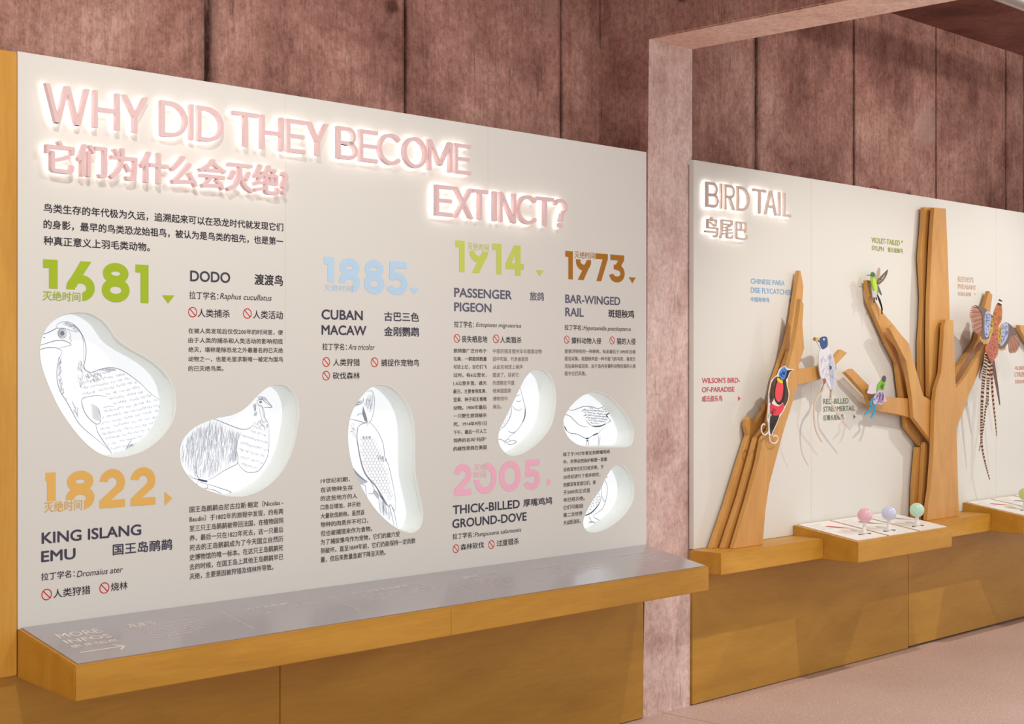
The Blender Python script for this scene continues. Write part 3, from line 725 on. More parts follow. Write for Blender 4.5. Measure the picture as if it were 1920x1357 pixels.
# rail
def rail_h(mb, pts):
    hatch_rows(mb, pts, [(240,215),(300,198),(380,220),(440,205),(480,220),(455,270),(475,310),(440,345),(335,360),(265,290)], 0.1, 22, 24, 22, W1 * .9, 0.75, 3)
draw(4, Zr, W1, [
 [(90,205),(110,215),(150,230),(200,215),(260,195),(330,200),(380,215),(430,200),(480,215),(495,240)], [(455,270),(480,310),(490,325),(450,345)], [(275,315),(300,345),(330,368)],
 [(80,255),(90,262),(140,285),(180,325),(230,365),(300,375)], [(60,310),(72,330),(100,400),(140,430),(200,440),(280,480),(300,475),(340,445),(380,430),(440,370)],
 [(285,490),(275,548)], [(300,490),(293,556)], [(380,435),(385,500),(375,554)], [(398,450),(395,510),(382,550)], [(235,240),(270,215)], [(250,280),(280,270)]],
 [], [[(330,368),(390,370),(450,348)], [(495,245),(455,270),(470,292)], [(270,475),(300,475)], [(335,450),(382,430)], [(85,370),(105,408)]], [circ(286,495,8)], rail_h, dark=True)
# ground-dove
def dove_h(mb, pts):
    hatch_rows(mb, pts, [(400,930),(410,980),(390,1050),(300,1130),(262,1135),(330,1020)], -0.3, 22, 22, 16, W1 * .8, 1.0, 2)
draw(5, Zr, W1, [
 [(430,835),(440,845),(460,890),(460,960),(445,1030),(420,1090),(370,1130),(330,1160)], [(410,900),(412,960),(395,1040),(360,1090),(310,1135)], [(415,980),(430,1020),(445,1030)],
 [(300,1160),(322,1200)], [(340,1165),(395,1195)], [(300,1230),(310,1205),(350,1215),(375,1222)], [(370,1205),(420,1200),(395,1195),(380,1210)], [(310,1215),(345,1205)], [(452,795),(460,818),(450,812)]],
 [], [[(395,1040),(360,1090),(310,1135),(250,1155)]], [], dove_h, dark=True)

# ------------------------------------------------------------------ first panel: sign and print
YL, LDp = PD - 0.033, 0.019
TR = (175, 168.3, 238.3)
capitals(panel, M['letter'], M['led'], TR, YL, LDp, 0.118, [('W', 86, 169), ('H', 176.5, 225.5), ('Y', 230, 279.5), ('D', 303, 353), ('I', 356, 365.5), ('D', 371.5, 420), ('T', 439, 485.5),
  ('H', 491, 533), ('E', 539, 574), ('Y', 577.5, 617.5), ('B', 634, 671.5), ('E', 676, 709), ('C', 711, 755), ('O', 757.5, 802), ('M', 804.5, 849), ('E', 854.5, 883.5)])
capitals(panel, M['letter'], M['led'], (817, 345.3, 403.4), YL, LDp, 0.125, [('E', 818.5, 850), ('X', 852, 888.5), ('T', 887.5, 916), ('I', 924, 935), ('N', 938, 968.5), ('C', 971, 1009.5), ('T', 1008, 1039.5), ('?', 1040.5, 1065)])
sign(panel, M['letter'], M['led'], '它们为什么会灭绝?', 87, 541, (397, 296.7, 354.5), YL, LDp, 0.022, 0.018)
para(panel, 'dark', ['鸟类生存的年代极为久远，追溯起来可以在恐龙时代就发现它们', '的身影，最早的鸟类恐龙始祖鸟，被认为是鸟类的祖先，也是第一', '种真正意义上羽毛类动物。'],
     81.7, (380.7, 398.3), (441.7, 459), [531, 531, 281], 0.012)
year(panel, 'green', [('1', 81, 108.2), ('6', 124.4, 177.7), ('8', 191, 243), ('1', 254, 278.5)], (278.5, 496.8, 568.2), (76, 154.7, 541.5, 580), [('灭绝时间', 80, 544.9, 563, 151, 0.01)], [(304, 553.4), (327, 553.7), (315.3, 569)])
year(panel, 'sand', [('1', 85.7, 104.5), ('8', 123.8, 177.2), ('2', 186.7, 234.3), ('2', 245, 291.5)], (186.7, 880.8, 953.2), (76, 158, 937.5, 970), [('灭绝时间', 83, 940.5, 961, 154.3, 0.01)], [(308.6, 921.2), (308.6, 947.8), (323, 934)])
year(panel, 'sky', [('1', 607.4, 626.6), ('8', 635.4, 675.2), ('8', 682.6, 720.9), ('5', 725.4, 763.7)], (700, 487.4, 550.7), (600, 661, 529.5, 560), [('灭绝时间', 607.4, 532.5, 544.9, 660.5)], [(767.5, 539.8), (785.2, 540.4), (776.3, 552.2)])
year(panel, 'lime', [('1', 854, 871.3), ('9', 880.7, 914.9), ('1', 923.6, 940.4), ('4', 948.6, 982.1)], (932, 456.8, 514.3), (874, 921, 440, 471), [('灭绝时间', 876.7, 453.7, 468.3, 916.8)], [(1005.2, 506.5), (1019.4, 506.7), (1012, 518.3)])
year(panel, 'brown', [('1', 1060, 1074.1), ('9', 1080, 1108.3), ('7', 1116.6, 1139.7), ('3', 1143.7, 1171.3)], (1116.6, 474.6, 526.5), (1075.5, 1116, 455, 487), [('灭绝时间', 1077.2, 470.2, 483.6, 1115)], [(1179, 519.5), (1192, 520.2), (1185.7, 531.3)])
year(panel, 'pink', [('2', 851.2, 883.8), ('0', 889, 931.4), ('0', 936.1, 976.7), ('5', 981.7, 1012.8)], (851.2, 870.9, 929.9), (885, 912, 850, 899), [('灭绝', 888.5, 869.7, 882.7, 911.4), ('时间', 888.5, 883.9, 896.8, 911.4)], [(1025.8, 895.7), (1025.8, 912.2), (1034, 902.7)])
B = 0.020
def species(ink, *items):
    for it in items: words(panel, 'species_name', ink, it)
def latin(cn, lt):
    words(panel, 'latin_name', 'dark', cn + (0.004,), lt + (0.0, 0.22))
def cause(icons, *items):
    no_sign(panel, *icons); words(panel, 'cause_text', 'dark', *[i + (0.005,) for i in items])
species('navy', ('DODO', 356.6, 506.6, 527.2, 431.7, B)); species('dark', ('渡渡鸟', 477.4, 513, 533.7, 530.5, 0.016))
latin(('拉丁学名：', 355.1, 545.5, 560.2, 409.6), ('Raphus cucullatus', 412.6, 549.3, 563.7, 509.3))
cause([(361.3, 585, 8.3), (463.9, 587.6, 8)], ('人类捕杀', 370.7, 578.5, 594.1, 430.9), ('人类活动', 474.5, 581.4, 597, 530.5))
T_DODO = ['在被人类发现后仅仅200年的时间里，便', '由于人类的捕杀和人类活动的影响彻底', '绝灭，堪称是除恐龙之外最著名的已灭绝', '动物之一，也是毛里求斯唯一被定为国鸟', '的已灭绝鸟类。']
para(panel, 'text', T_DODO, 353.3, (614.7, 625), (685.4, 695.8), [530.5] * 4 + [419])
species('navy', ('KING ISLANG', 78.1, 998.1, 1019.8, 264.8, B), ('EMU', 77.3, 1033.2, 1054.1, 141.7, B), ('国王岛鸸鹋', 211.5, 1019.8, 1041.2, 323, 0.016))
latin(('拉丁学名：', 77.3, 1074.3, 1088.4, 140.2), ('Dromaius ater', 144, 1070.5, 1082, 230.5))
cause([(87.6, 1114.3, 9.8), (195.8, 1102, 9.4)], ('人类狩猎', 100.2, 1104.8, 1121.2, 169.5), ('烧林', 208, 1092.6, 1108.2, 239.3))
T_EMU = ['国王岛鸸鹋由尼古拉斯·鲍定（Nicolas -', 'Baudin）于1802年的旅程中发现，约有两', '至三只王岛鸸鹋被带回法国，在植物园饲', '养，最后一只在1822年死去，这一只最后', '死去的王岛鸸鹋成为了今天国立自然历', '史博物馆的唯一标本。在这只王岛鸸鹋死', '去的时候，在国王岛上其他王岛鸸鹋早已', '灭绝，主要是因被狩猎及烧林所导致。']
para(panel, 'text', T_EMU, 355.5, (949.3, 961.2), (1075, 1086.9), [531] * 7 + [512.4])
species('navy', ('CUBAN', 603, 579.6, 598.5, 680.2, B), ('MACAW', 603, 608.8, 627.4, 687, B), ('古巴三色', 720.3, 583.8, 601.5, 785.8, 0.016), ('金刚鹦鹉', 720.3, 611.8, 629.8, 785.8, 0.016))
latin(('拉丁学名：', 604.5, 643, 656, 650.2), ('Ara tricolor', 653.1, 645, 655.7, 702.6))
cause([(611.8, 678.4, 7.1), (702.4, 679, 6.9), (611.6, 704, 7.1)], ('人类狩猎', 624.5, 672.2, 685.8, 674.6), ('捕捉作宠物鸟', 714.4, 673.1, 686.4, 785.8), ('砍伐森林', 624.2, 697.6, 710.8, 674.6))
T_MAC = ['19世纪初期，', '在该物种生存', '的这些地方的人', '口急巨增加，并开始', '大量砍伐树林。虽然该', '物种的肉质并不可口，', '但也被捕猎来作为食物。', '为了捕捉雏鸟作为宠物，它们的巢穴受', '到破坏。直至1849年前，它们仍能保持一定的数', '量，但后来数量急剧下降至灭绝。']
para(panel, 'text', T_MAC, 601.4, (897, 906.6), (1043.7, 1054.8), [655.8, 661.5, 670, 676, 683.3, 690.2, 697.9, 749.6, 779, 722.8])
species('slate', ('PASSENGER', 851.7, 539, 556.7, 959.7, B), ('PIGEON', 851.7, 566.2, 583.4, 921.5, B), ('旅鸽', 993.4, 546.6, 563.1, 1019.9, 0.012))
latin(('拉丁学名：', 851.7, 601.6, 613.3, 888.5), ('Ectopistes migratorius', 892.7, 604.4, 614.6, 977.4))
cause([(856.9, 634.1, 5.9), (930.2, 635, 5.8)], ('丧失栖息地', 865.9, 628.7, 641.7, 913.7), ('人类猎杀', 937.8, 630.6, 642.8, 977.9))
T_PIG = ['旅鸽曾广泛分布于', '北美，一群旅鸽数量', '可达上亿，当它们飞', '过时，有6公里长，', '1.6公里多宽，遮天', '蔽日，主要食用浆果、', '坚果、种子和无脊椎', '动物。1900年最后', '一只野生旅鸽被杀', '死。1914年9月1日', '下午，最后一只人工', '饲养的名叫“玛莎”', '的雌性旅鸽在美国']
para(panel, 'text', T_PIG, 850.3, (653, 661.2), (837.2, 845.4), 912.5)
para(panel, 'mid', ['中部的俄亥俄州辛辛那提动物', '园中死掉，代表着旅鸽', '从此在地球上销声', '匿迹了。目前它', '的遗骸在华盛', '顿美国国家', '博物馆中', '展出。'], 924.3, (653.5, 662.4), (758.4, 766.4), [1015.6, 990, 980.2, 972.7, 964.4, 958.5, 951.5, 940.9], 0.0)
species('slate', ('BAR-WINGED', 1060, 551.6, 568, 1163, B), ('RAIL', 1060, 576.1, 592.8, 1094.6, B)); species('dark', ('斑翅秧鸡', 1140.6, 579.6, 595, 1189, 0.014))
latin(('拉丁学名：', 1058.8, 608.2, 618.5, 1093), ('Hypotaenidia poecilopterus', 1094.2, 610.3, 621, 1183))
cause([(1062.8, 636.5, 5), (1147.9, 638.1, 4.8)], ('獴科动物入侵', 1071.7, 632.2, 644, 1127.2), ('猫的入侵', 1156.7, 633.4, 645.7, 1191.6))
T_RAIL = ['是斐济特有的一种秧鸡，标本最后于1890年在维', '提岛采集。斑翅秧鸡是一种不能飞的鸟类，喜欢生', '活在森林或沼泽，由于岛内有獴科动物及猫的入侵', '而令它们灭绝。']
para(panel, 'mid', T_RAIL, 1058.8, (654.2, 662.2), (695.9, 704.2), [1191.6] * 3 + [1098.9], 0.002)
species('navy', ('THICK-BILLED', 848.9, 947.5, 964.5, 974.6, B), ('厚嘴鸡鸠', 981, 935.8, 950.4, 1035.2, 0.014), ('GROUND-DOVE', 848.2, 973.5, 990.5, 987.5, B))
latin(('拉丁学名：', 848.9, 1000.6, 1011.2, 888.5), ('Pampusana salamonis', 890, 998.2, 1008.9, 977.4))
cause([(855, 1028.4, 5.9), (921.5, 1020.7, 5.8)], ('森林砍伐', 863.7, 1020, 1031.7, 907.4), ('过度猎杀', 931.4, 1012.4, 1024.7, 972.7))
T_DOVE = ['除了于1927年曾见到厚嘴鸡鸠', '外，世界自然保护联盟一直都', '没有宣布它们已经灭绝。于', '20世纪进行了很多研究，', '但都没有发现它们。故', '于2005年正式宣', '布已经灭绝。', '它们可能因', '第二次世界', '大战而消失。']
para(panel, 'text', T_DOVE, 1056.4, (848, 855.6), (975.8, 984.1), [1143.2, 1138.3, 1131.9, 1125.5, 1117.3, 1106.4, 1096.5, 1093, 1092.3, 1089.4])
def seam(parent, u, z0, z1):
    x = P(u, 700).x; MB().box(x - 0.0006, x + 0.0006, PD - 0.0004, PD + 0.001, z0, z1).build('seam', M['mid'], parent)
m_ = plain('seam_grey', (210, 205, 197)); M['mid2'] = m_
for u, z0, z1 in ((535, P(535, 640).z, ZP1 - 0.002), (915, P(915, 440).z, ZP1 - 0.002)):
    x = P(u, 700).x; MB().box(x - 0.0006, x + 0.0006, PD - 0.0004, PD + 0.001, z0, z1).build('seam', m_, panel)

# ------------------------------------------------------------------ print on the grey shelf top
SI = Vector((0, yf, zt1)) + sn * 0.00305
def on_shelf(u, v): return PP(u, v, SI, sn)
def sline(mb, body, lb, rt, off=0.0):
    a, b = on_shelf(*lb), on_shelf(*rt)
    fit(mb, body, a, (b.x - a.x, 0, 0), su * (b - a).dot(su), off)
def sblock(mb, lines, lt, rb, narrow=1.0):
    a, b = on_shelf(*lt), on_shelf(*rb); n = len(lines); H = -(b - a).dot(su); L = H / n
    for i, s in enumerate(lines):
        fit(mb, s, a - su * (L * (i + 0.75)), ((b.x - a.x) * (narrow if i == n - 1 else 1), 0, 0), su * L * 0.62)
def sep(a, b):
    p, q_ = on_shelf(*a), on_shelf(*b)
    MB().ribbon([p, Vector((p.x, q_.y, q_.z))], 0.0022, sn, False).build('divider_line', M['white'], shelf)
mb = MB(); sline(mb, 'MORE', (113, 1196.5), (182, 1178), 0.014); sline(mb, 'INFOS', (126, 1206.5), (202, 1188), 0.014); sline(mb, '更多信息', (136, 1215.5), (218, 1197), 0.018)
a, b = on_shelf(150.6, 1223), on_shelf(233.3, 1210.7)
mb.ribbon([a, Vector((b.x, a.y, a.z))], 0.006, sn, False)
for s in (1, -1): mb.ribbon([Vector((b.x + 0.002, a.y, a.z)), Vector((b.x - 0.025, a.y, a.z)) + su * 0.022 * s], 0.006, sn, False)
mb.build('heading_text', M['white'], shelf)
mb = MB(); sline(mb, '渡渡鸟', (243, 1176.8), (283, 1164), 0.014); sline(mb, 'DODO', (340.5, 1157.7), (362.8, 1153), 0.02)
sblock(mb, T_DODO + ['的已灭绝鸟类。'], (252, 1174.5), (404.7, 1180.6), 0.7); mb.build('info_text', M['white'], shelf)
sep((412, 1145), (470.3, 1178.6))
mb = MB(); sline(mb, '国王岛鸸鹋', (464, 1144.3), (536, 1129.4), 0.014); sline(mb, 'KING ISLAND', (556, 1130), (577, 1123.5), 0.02); sline(mb, 'EMU', (568, 1132.5), (584, 1128.2), 0.02)
sblock(mb, T_EMU[:3], (478, 1144), (603, 1136), 0.3); mb.build('info_text', M['white'], shelf)
sep((615, 1116.7), (672, 1146))
mb = MB(); sline(mb, '古巴三色金刚鹦鹉', (662, 1115), (762, 1096), 0.012); sline(mb, 'CUBAN', (770, 1096.5), (790, 1092), 0.02); sline(mb, 'MACAW', (776, 1099), (797, 1094.8), 0.02)
sblock(mb, T_MAC[7:10] + ['但也被捕猎来作为食物。'], (676, 1116.5), (827, 1107), 0.7); mb.build('info_text', M['white'], shelf)
sep((829.6, 1087), (885.8, 1111.5))
mb = MB(); sline(mb, '旅鸽', (871, 1085.5), (892, 1077.9), 0.014); sline(mb, 'PASSENGER', (899, 1077.5), (932, 1072.3), 0.02); sline(mb, 'PIGEON', (909, 1078.6), (936, 1074.4), 0.02)
sblock(mb, T_PIG[:6], (886, 1086), (978, 1094), 0.8); mb.build('info_text', M['white'], shelf)
sep((962, 1067.2), (1019.5, 1086))
mb = MB(); sline(mb, '斑翅秧鸡', (1001.5, 1067), (1042.5, 1058), 0.014); sline(mb, 'BAR-WINGED', (1049, 1057.6), (1081, 1052.6), 0.02); sline(mb, 'RAIL', (1074, 1056.5), (1087, 1053.7), 0.02)
sblock(mb, T_RAIL + ['而令它们灭绝。'], (1018, 1065.5), (1140, 1068), 0.5); mb.build('info_text', M['white'], shelf)
mb = MB(); sline(mb, '厚嘴鸡鸠', (1147, 1045.2), (1181, 1038.3), 0.014); sline(mb, 'THICK-BILLED', (1187, 1038.2), (1218, 1033.4), 0.02); sline(mb, 'GROUND-DOVE', (1193, 1039.5), (1225, 1034.6), 0.02)
sblock(mb, [T_DOVE[0], T_DOVE[1], T_DOVE[2] + T_DOVE[3], T_DOVE[4] + T_DOVE[5], T_DOVE[6] + T_DOVE[7]], (1170, 1045), (1266.9, 1056), 0.6); mb.build('info_text', M['white'], shelf)
# ------------------------------------------------------------------ second panel
X2R = 9.6
ZT2, ZBT2 = ZP1, 0.6942
X2P = P(1300.5, 687).x
pan2 = MB().box(X2P, X2R, PD, PD + 0.018, ZBT2, ZT2).build('display_panel', M['panel'], bevel=0.001)
tag(pan2, 'ivory wall panel titled bird tail behind the plywood trees', 'panel')
MB().box(X2P, X2R, PD + 0.018, PD + 0.12, ZT2 - 0.02, ZT2).box(X2P + 0.001, X2P + 0.02, PD + 0.018, PD + 0.025, ZBT2, ZT2 - 0.02).build('panel_frame', M['panel'], pan2)
for u in (1521, 1868):
    x = P(u, 700).x; MB().box(x - 0.0006, x + 0.0006, PD - 0.0004, PD + 0.001, ZBT2 + 0.06, ZT2 - 0.002).build('seam', M['mid2'], pan2)
BR = (1324.3, 339.9, 387.4)
YL2 = PD - 0.026
capitals(pan2, M['letter2'], M['led2'], BR, YL2, 0.012, 0.115, [('B', 1325.5, 1348), ('I', 1351, 1356), ('R', 1359.5, 1379.5), ('D', 1383, 1406), ('T', 1413.5, 1437.5), ('A', 1434.5, 1458), ('I', 1460, 1465.5), ('L', 1470.5, 1484)])
sign(pan2, M['letter2'], M['led2'], '鸟尾巴', 1323.2, 1402.5, (1397, 414, 450.4), YL2, 0.012, 0.010, 0.018)
def caption(ink, *items, mark=None):
    for it in items: words(pan2, 'species_name', ink, it)
    mb = MB()
    if mark:
        u, v, k = mark; c = P(u, v, INK_Y); r = 0.012
        if k == 'tri': mb.add([c + Vector((-r * .7, 0, r)), c + Vector((-r * .7, 0, -r)), c + Vector((r, 0, 0))], [(0, 1, 2)])
        else: mb.add([c + Vector((math.cos(t) * r * .6, 0, math.sin(t) * r * .6)) for t in [k_ * math.pi / 6 for k_ in range(12)]], [tuple(range(12))])
        mb.build('arrow_mark', M[ink], pan2)
caption('blue2', ('CHINESE PARA', 1407.9, 521.6, 531.2, 1471.4, 0.012), ('DISE FLYCATCHER', 1407.9, 538.2, 548.4, 1484.6, 0.012), ('中国寿带鸟', 1407.9, 556.1, 565.4, 1442.6, 0.01), mark=(1482, 563, 'tri'))
caption('olive', ('VIOLET-TAILED', 1634.3, 444.6, 454.7, 1687.3, 0.02), ('SYLPH', 1634.7, 460, 468.9, 1657.5, 0.02), ('紫长尾蜂鸟', 1664.8, 462.9, 472.4, 1692.9, 0.012), mark=(1691.5, 453, 'dot'))
caption('tan', ("REEVES'S", 1796.4, 517.5, 527.7, 1825.5, 0.015), ('PHEASANT', 1796.4, 531.9, 541, 1830.4, 0.015), ('白冠长尾雉', 1796.4, 546.3, 554, 1821.1, 0.01), mark=(1828, 551, 'dot'))
caption('rose', ("WILSON'S BIRD-", 1316.2, 708, 718.3, 1387.5, 0.02), ('OF-PARADISE', 1316.2, 725.5, 735.5, 1377.2, 0.02), ('威氏极乐鸟', 1316.2, 741.7, 753.4, 1354.5, 0.016), mark=(1386, 747, 'tri'))
caption('moss', ('RED-BILLED', 1543.8, 747.5, 757.6, 1591.1, 0.012), ('STREAMERTAIL', 1543.8, 762.1, 771.8, 1603, 0.012), ('红嘴长尾蜂鸟', 1543.8, 777.7, 788.7, 1582, 0.01), mark=(1602, 781, 'tri'))
caption('coral', ("ALBERT'S", 1902.9, 685.8, 693, 1930, 0.014), ('LYREBIRD', 1902.9, 697.3, 706, 1931, 0.014), ('艾伯氏琴鸟', 1902.9, 711.7, 718.8, 1926, 0.012))
cl = [P(1628, 356, PD + 0.07), P(1632, 351, PD + 0.07), P(1640, 349.5, PD + 0.07), P(1647, 353, PD + 0.07), P(1650, 360, PD + 0.07)]
base_ = [Vector((P(1628, 356, PD + 0.07).x, PD + 0.07, ZT2))] + cl + [Vector((P(1650, 360, PD + 0.07).x, PD + 0.07, ZT2))]
tag(MB().tube(smooth_line(base_, 5), 0.004, 8).build('cable', plain('red_cable', (150, 60, 60)), smooth=True), 'thin red cable looping up behind the second panel', 'cable')

# ------------------------------------------------------------------ layered plywood trees
TT = 0.024
def layer(root, pts, Yf, name='trunk_layer'):
    return MB().prism([P(u, v, Yf) for u, v in pts], (0, TT, 0)).build(name, M['tree'], root, bevel=0.0015, bseg=1)
Zt = zoomer(1300, 600, 0.32421)
YA, YM, YF = PD - 0.038, PD - 0.078, PD - 0.118
def footed(pts, Yf, z=0.6945):
    """settle the lowest corners of an outline on the ledge"""
    lo = max(v for u, v in pts); out = []
    for u, v in pts:
        q = P(u, v, Yf); out.append((u, v))
    return out
def stand(root, pts, Yf, n_foot, name='trunk_layer', z=0.6945):
    w = [P(u, v, Yf) for u, v in pts]
    for i in n_foot: w[i] = Vector((w[i].x, w[i].y, z))
    return MB().prism(w, (0, TT, 0)).build(name, M['tree'], root, bevel=0.0015, bseg=1)
tr1 = thing('plywood_tree', 'small leaning tree of layered golden plywood beside the concrete column', 'tree sculpture', (5.6, PD - 0.08, 0.694))
stand(tr1, Zt([(105,1312),(195,1060),(265,830),(318,665),(306,612),(310,574),(322,558),(346,574),(362,592),(412,515),(415,487),(442,480),(470,340),(500,255),(540,130),(572,0),(600,-190),(613.8,-287),(622,-284),(637.6,-195),(632,-120),(622,0),(590,160),(560,300),(480,600),(400,700),(340,850),(205,1312)]), YA, [0, -1])
stand(tr1, Zt([(172,1312),(272,1020),(340,770),(365,680),(430,600),(450,520),(500,340),(560,180),(600,170),(612,285),(728,266),(735,262),(818,216),(857,170),(890,190),(822,262),(728,345),(715,347),(630,370),(600,372),(500,600),(420,900),(300,1312)]), YM, [0, -1])
stand(tr1, Zt([(232,1312),(318,1040),(378,820),(402,690),(412,672),(440,640),(480,500),(540,320),(575,180),(600,50),(615,-60),(622,-124),(639,-92),(632,20),(642,165),(600,292),(609,365),(560,520),(520,650),(480,800),(440,950),(418,1100),(404,1275),(402,1300)]), YF, [0, -1])
tr2 = thing('plywood_tree', 'tall branching tree of layered golden plywood on the ledge between the consoles', 'tree sculpture', (7.3, PD - 0.08, 0.694))
layer(tr2, [(1733.5,388.5),(1748.6,389),(1749,450),(1747,600),(1743,745),(1733,745),(1726,717),(1726,640),(1729,600),(1730.5,557),(1726.5,480),(1730.5,435)], YA)
layer(tr2, [(1626,525),(1633,526),(1636,555),(1655,585),(1675,608),(1700,640),(1712,700),(1735,755),(1747,760),(1748,842),(1730,842),(1720,827),(1699,801),(1697.5,780),(1690,745),(1682,680),(1662,640),(1630,567)], YA, 'branch_layer')
layer(tr2, [(1708.6,747),(1662,744.3),(1640,735),(1634,727),(1598.7,691),(1586,698),(1626,742),(1635,768),(1655,772),(1685,777),(1712,784),(1722,784),(1722,752)], YA - 0.026, 'branch_layer')
layer(tr2, [(1785,742),(1793,692),(1830,640),(1842,600),(1846,575),(1855,545),(1861,553),(1857,585),(1852,620),(1846,645),(1800,742)], YA, 'branch_layer')
stand(tr2, [(1713,971),(1714.5,909),(1720.5,838),(1733,838),(1731,909),(1728,969)], YA, [0, -1])
layer(tr2, [(1752,389),(1773.6,391),(1777,468),(1780,557),(1781.5,640),(1781,770),(1750,775),(1743,742),(1742,640),(1743,560),(1748,450)], YM)
layer(tr2, [(1667.5,615),(1675,610),(1704,643),(1714,680),(1731.8,742),(1742,748),(1760,760),(1760,842),(1747.3,829),(1713,783),(1710,745),(1699,677)], YM - 0.013, 'branch_layer')
stand(tr2, [(1725.5,971),(1729,920),(1734,828),(1748,842),(1750,900),(1745,970)], YM + 0.014, [0, -1])
stand(tr2, [(1738.5,971.3),(1740,949.6),(1744.7,918.6),(1750,850),(1752.3,760),(1755,731),(1764.8,698.8),(1768.8,640),(1770,612),(1774,599),(1787.5,600),(1789,640),(1791.6,711),(1792.8,728),(1807.7,711),(1846.4,649),(1852,640),(1848,660),(1837,692.6),(1826.3,719),(1817,739),(1804.6,776),(1793.7,801),(1794.4,826),(1796.8,918.6),(1799,962)], YF, [0, -1])
tr3 = thing('plywood_tree', 'plywood branch tip entering at the far edge of the second panel', 'tree sculpture', (8.6, PD - 0.05, 1.6))
layer(tr3, [(1911.5,609),(1921,610),(1960,648),(2000,680),(2000,715),(1950,672),(1925,640),(1913,618)], YA, 'branch_layer')

# ------------------------------------------------------------------ flat painted birds on the trees
def cut(root, name, pts, Yf, mat, th=0.004, zf=None, sm=0):
    if zf: pts = zf(pts)
    q = [P(u, v, Yf) for u, v in pts]
    if sm: q = smooth_line(q, sm, True)
    return MB().prism(q, (0, th, 0)).build(name, mat, root)
PC = {}
def paint(r, g, b):
    k = (r, g, b)
    if k not in PC: PC[k] = plain('paint', k, 0.55, 0.2)
    return PC[k]
def ticks(root, name, poly, Yf, mat, n, L, w, ang, zf, spread=0.4):
    mb = MB(); xs = [p[0] for p in poly]; ys = [p[1] for p in poly]; k = t = 0
    while k < n and t < 9 * n:
        t += 1; x, y = random.uniform(min(xs), max(xs)), random.uniform(min(ys), max(ys)); a = ang + random.gauss(0, spread)
        e = (x + L * math.cos(a), y + L * math.sin(a))
        if inside(poly, x, y) and inside(poly, *e):
            mb.ribbon([P(u, v, Yf) for u, v in zf([(x, y), ((x + e[0]) / 2 + L * .12, (y + e[1]) / 2), e])], w); k += 1
    return mb.build(name, mat, root)
# red, black and blue bird of paradise
Y0 = YF - 0.022
b1 = thing('bird_cutout', 'red, black and blue bird cutout with curled white tail wires on the leaning tree', 'bird', tuple(P(1455, 800, Y0)), 'painted bird cutouts')
body1 = [(530,264),(550,281),(583,284),(562,300),(550,330),(543,370),(556,420),(549,470),(524,522),(499,562),(484,602),(464,642),(457,667),(438,664),(437,600),(429,580),(436,480),(438,420),(452,350),(487,318),(502,282)]
cut(b1, 'body', body1, Y0, paint(236, 232, 226), 0.005, Zt)
p1 = lambda n, l, c, d=0.001, sm=3: cut(b1, n, l, Y0 - d, paint(*c), 0.0012, Zt, sm)
p1('wing', [(458,352),(488,326),(494,360),(474,400),(466,455),(446,480),(442,420)], (96, 72, 48)); p1('wing', [(536,352),(541,380),(551,422),(545,466),(526,500),(518,478),(530,430),(524,380)], (84, 66, 50))
p1('tail', [(446,560),(478,545),(498,548),(480,600),(460,640),(452,662),(444,640)], (62, 56, 50), 0.0012)
p1('belly', [(446,486),(470,492),(496,498),(522,480),(524,508),(500,545),(470,552),(448,535)], (226, 74, 88), 0.0014)
p1('neck', [(488,332),(505,330),(532,330),(536,350),(532,400),(524,460),(500,490),(476,470),(468,430),(476,370)], (48, 44, 44), 0.0018)
p1('breast', [(492,352),(516,358),(520,400),(512,452),(494,474),(476,452),(474,410),(482,370)], (232, 82, 92), 0.0024)
p1('collar', [(488,332),(506,344),(518,352),(514,366),(498,360),(486,350)], (232, 212, 40), 0.0028)
p1('head', [(512,296),(530,284),(548,290),(574,288),(556,302),(546,330),(530,346),(512,338),(504,318)], (40, 40, 44), 0.0022)
p1('crown', [(528,270),(540,288),(536,318),(524,344),(506,338),(498,312),(508,286)], (92, 146, 226), 0.003)
ticks(b1, 'crown_marks', [(528,274),(538,290),(524,340),(506,334),(500,312),(510,288)], Y0 - 0.0042, paint(44, 70, 140), 14, 20, 0.0025, 1.2, Zt)
ticks(b1, 'feather_marks', body1[10:] + [(470,360)], Y0 - 0.0034, paint(60, 46, 38), 40, 26, 0.002, 1.4, Zt)
for l in ([(448,610),(440,640),(415,664),(397,645),(396,615),(408,600),(416,606)], [(452,640),(442,668),(448,700),(470,712),(488,697),(488,675),(474,666),(464,674)]):
    MB().ribbon([P(q.x, q.y, Y0 - 0.0004) for q in smooth_line([Vector((a, b, 0)) for a, b in Zt(l)], 6)], 0.006, taper=False, th=0.003).build('tail_wire', paint(232, 226, 218), b1)
# white flycatcher with long tail streamers
Y1 = YM - 0.022
b2 = thing('bird_cutout', 'white long-tailed bird cutout with a dark blue head perched on the side branch', 'bird', tuple(P(1550, 760, Y1)), 'painted bird cutouts')
cut(b2, 'body', [(712,118),(735,100),(755,92),(772,96),(781,112),(781,150),(802,190),(816,240),(821,310),(818,390),(802,404),(785,385),(765,342),(742,336),(729,290),(725,200),(736,165)], Y1, paint(228, 230, 238), 0.005, Zt, 2)
p2 = lambda n, l, c, d=0.001, sm=3: cut(b2, n, l, Y1 - d, paint(*c), 0.0012, Zt, sm)
p2('head', [(718,120),(735,102),(758,94),(774,102),(778,140),(770,158),(748,168),(736,150),(730,128)], (70, 92, 140), 0.0012)
p2('beak', [(728,104),(712,100),(694,108),(700,120),(718,116),(732,116)], (224, 178, 84), 0.0014); p2('insect', [(708,104),(700,98),(692,112),(704,122)], (150, 110, 50), 0.002)
p2('eye', [(754,104),(762,110),(756,118),(750,112)], (212, 226, 240), 0.0026)
p2('wing', [(792,190),(812,240),(818,320),(815,392),(802,398),(790,330),(786,260)], (196, 204, 222), 0.0012)
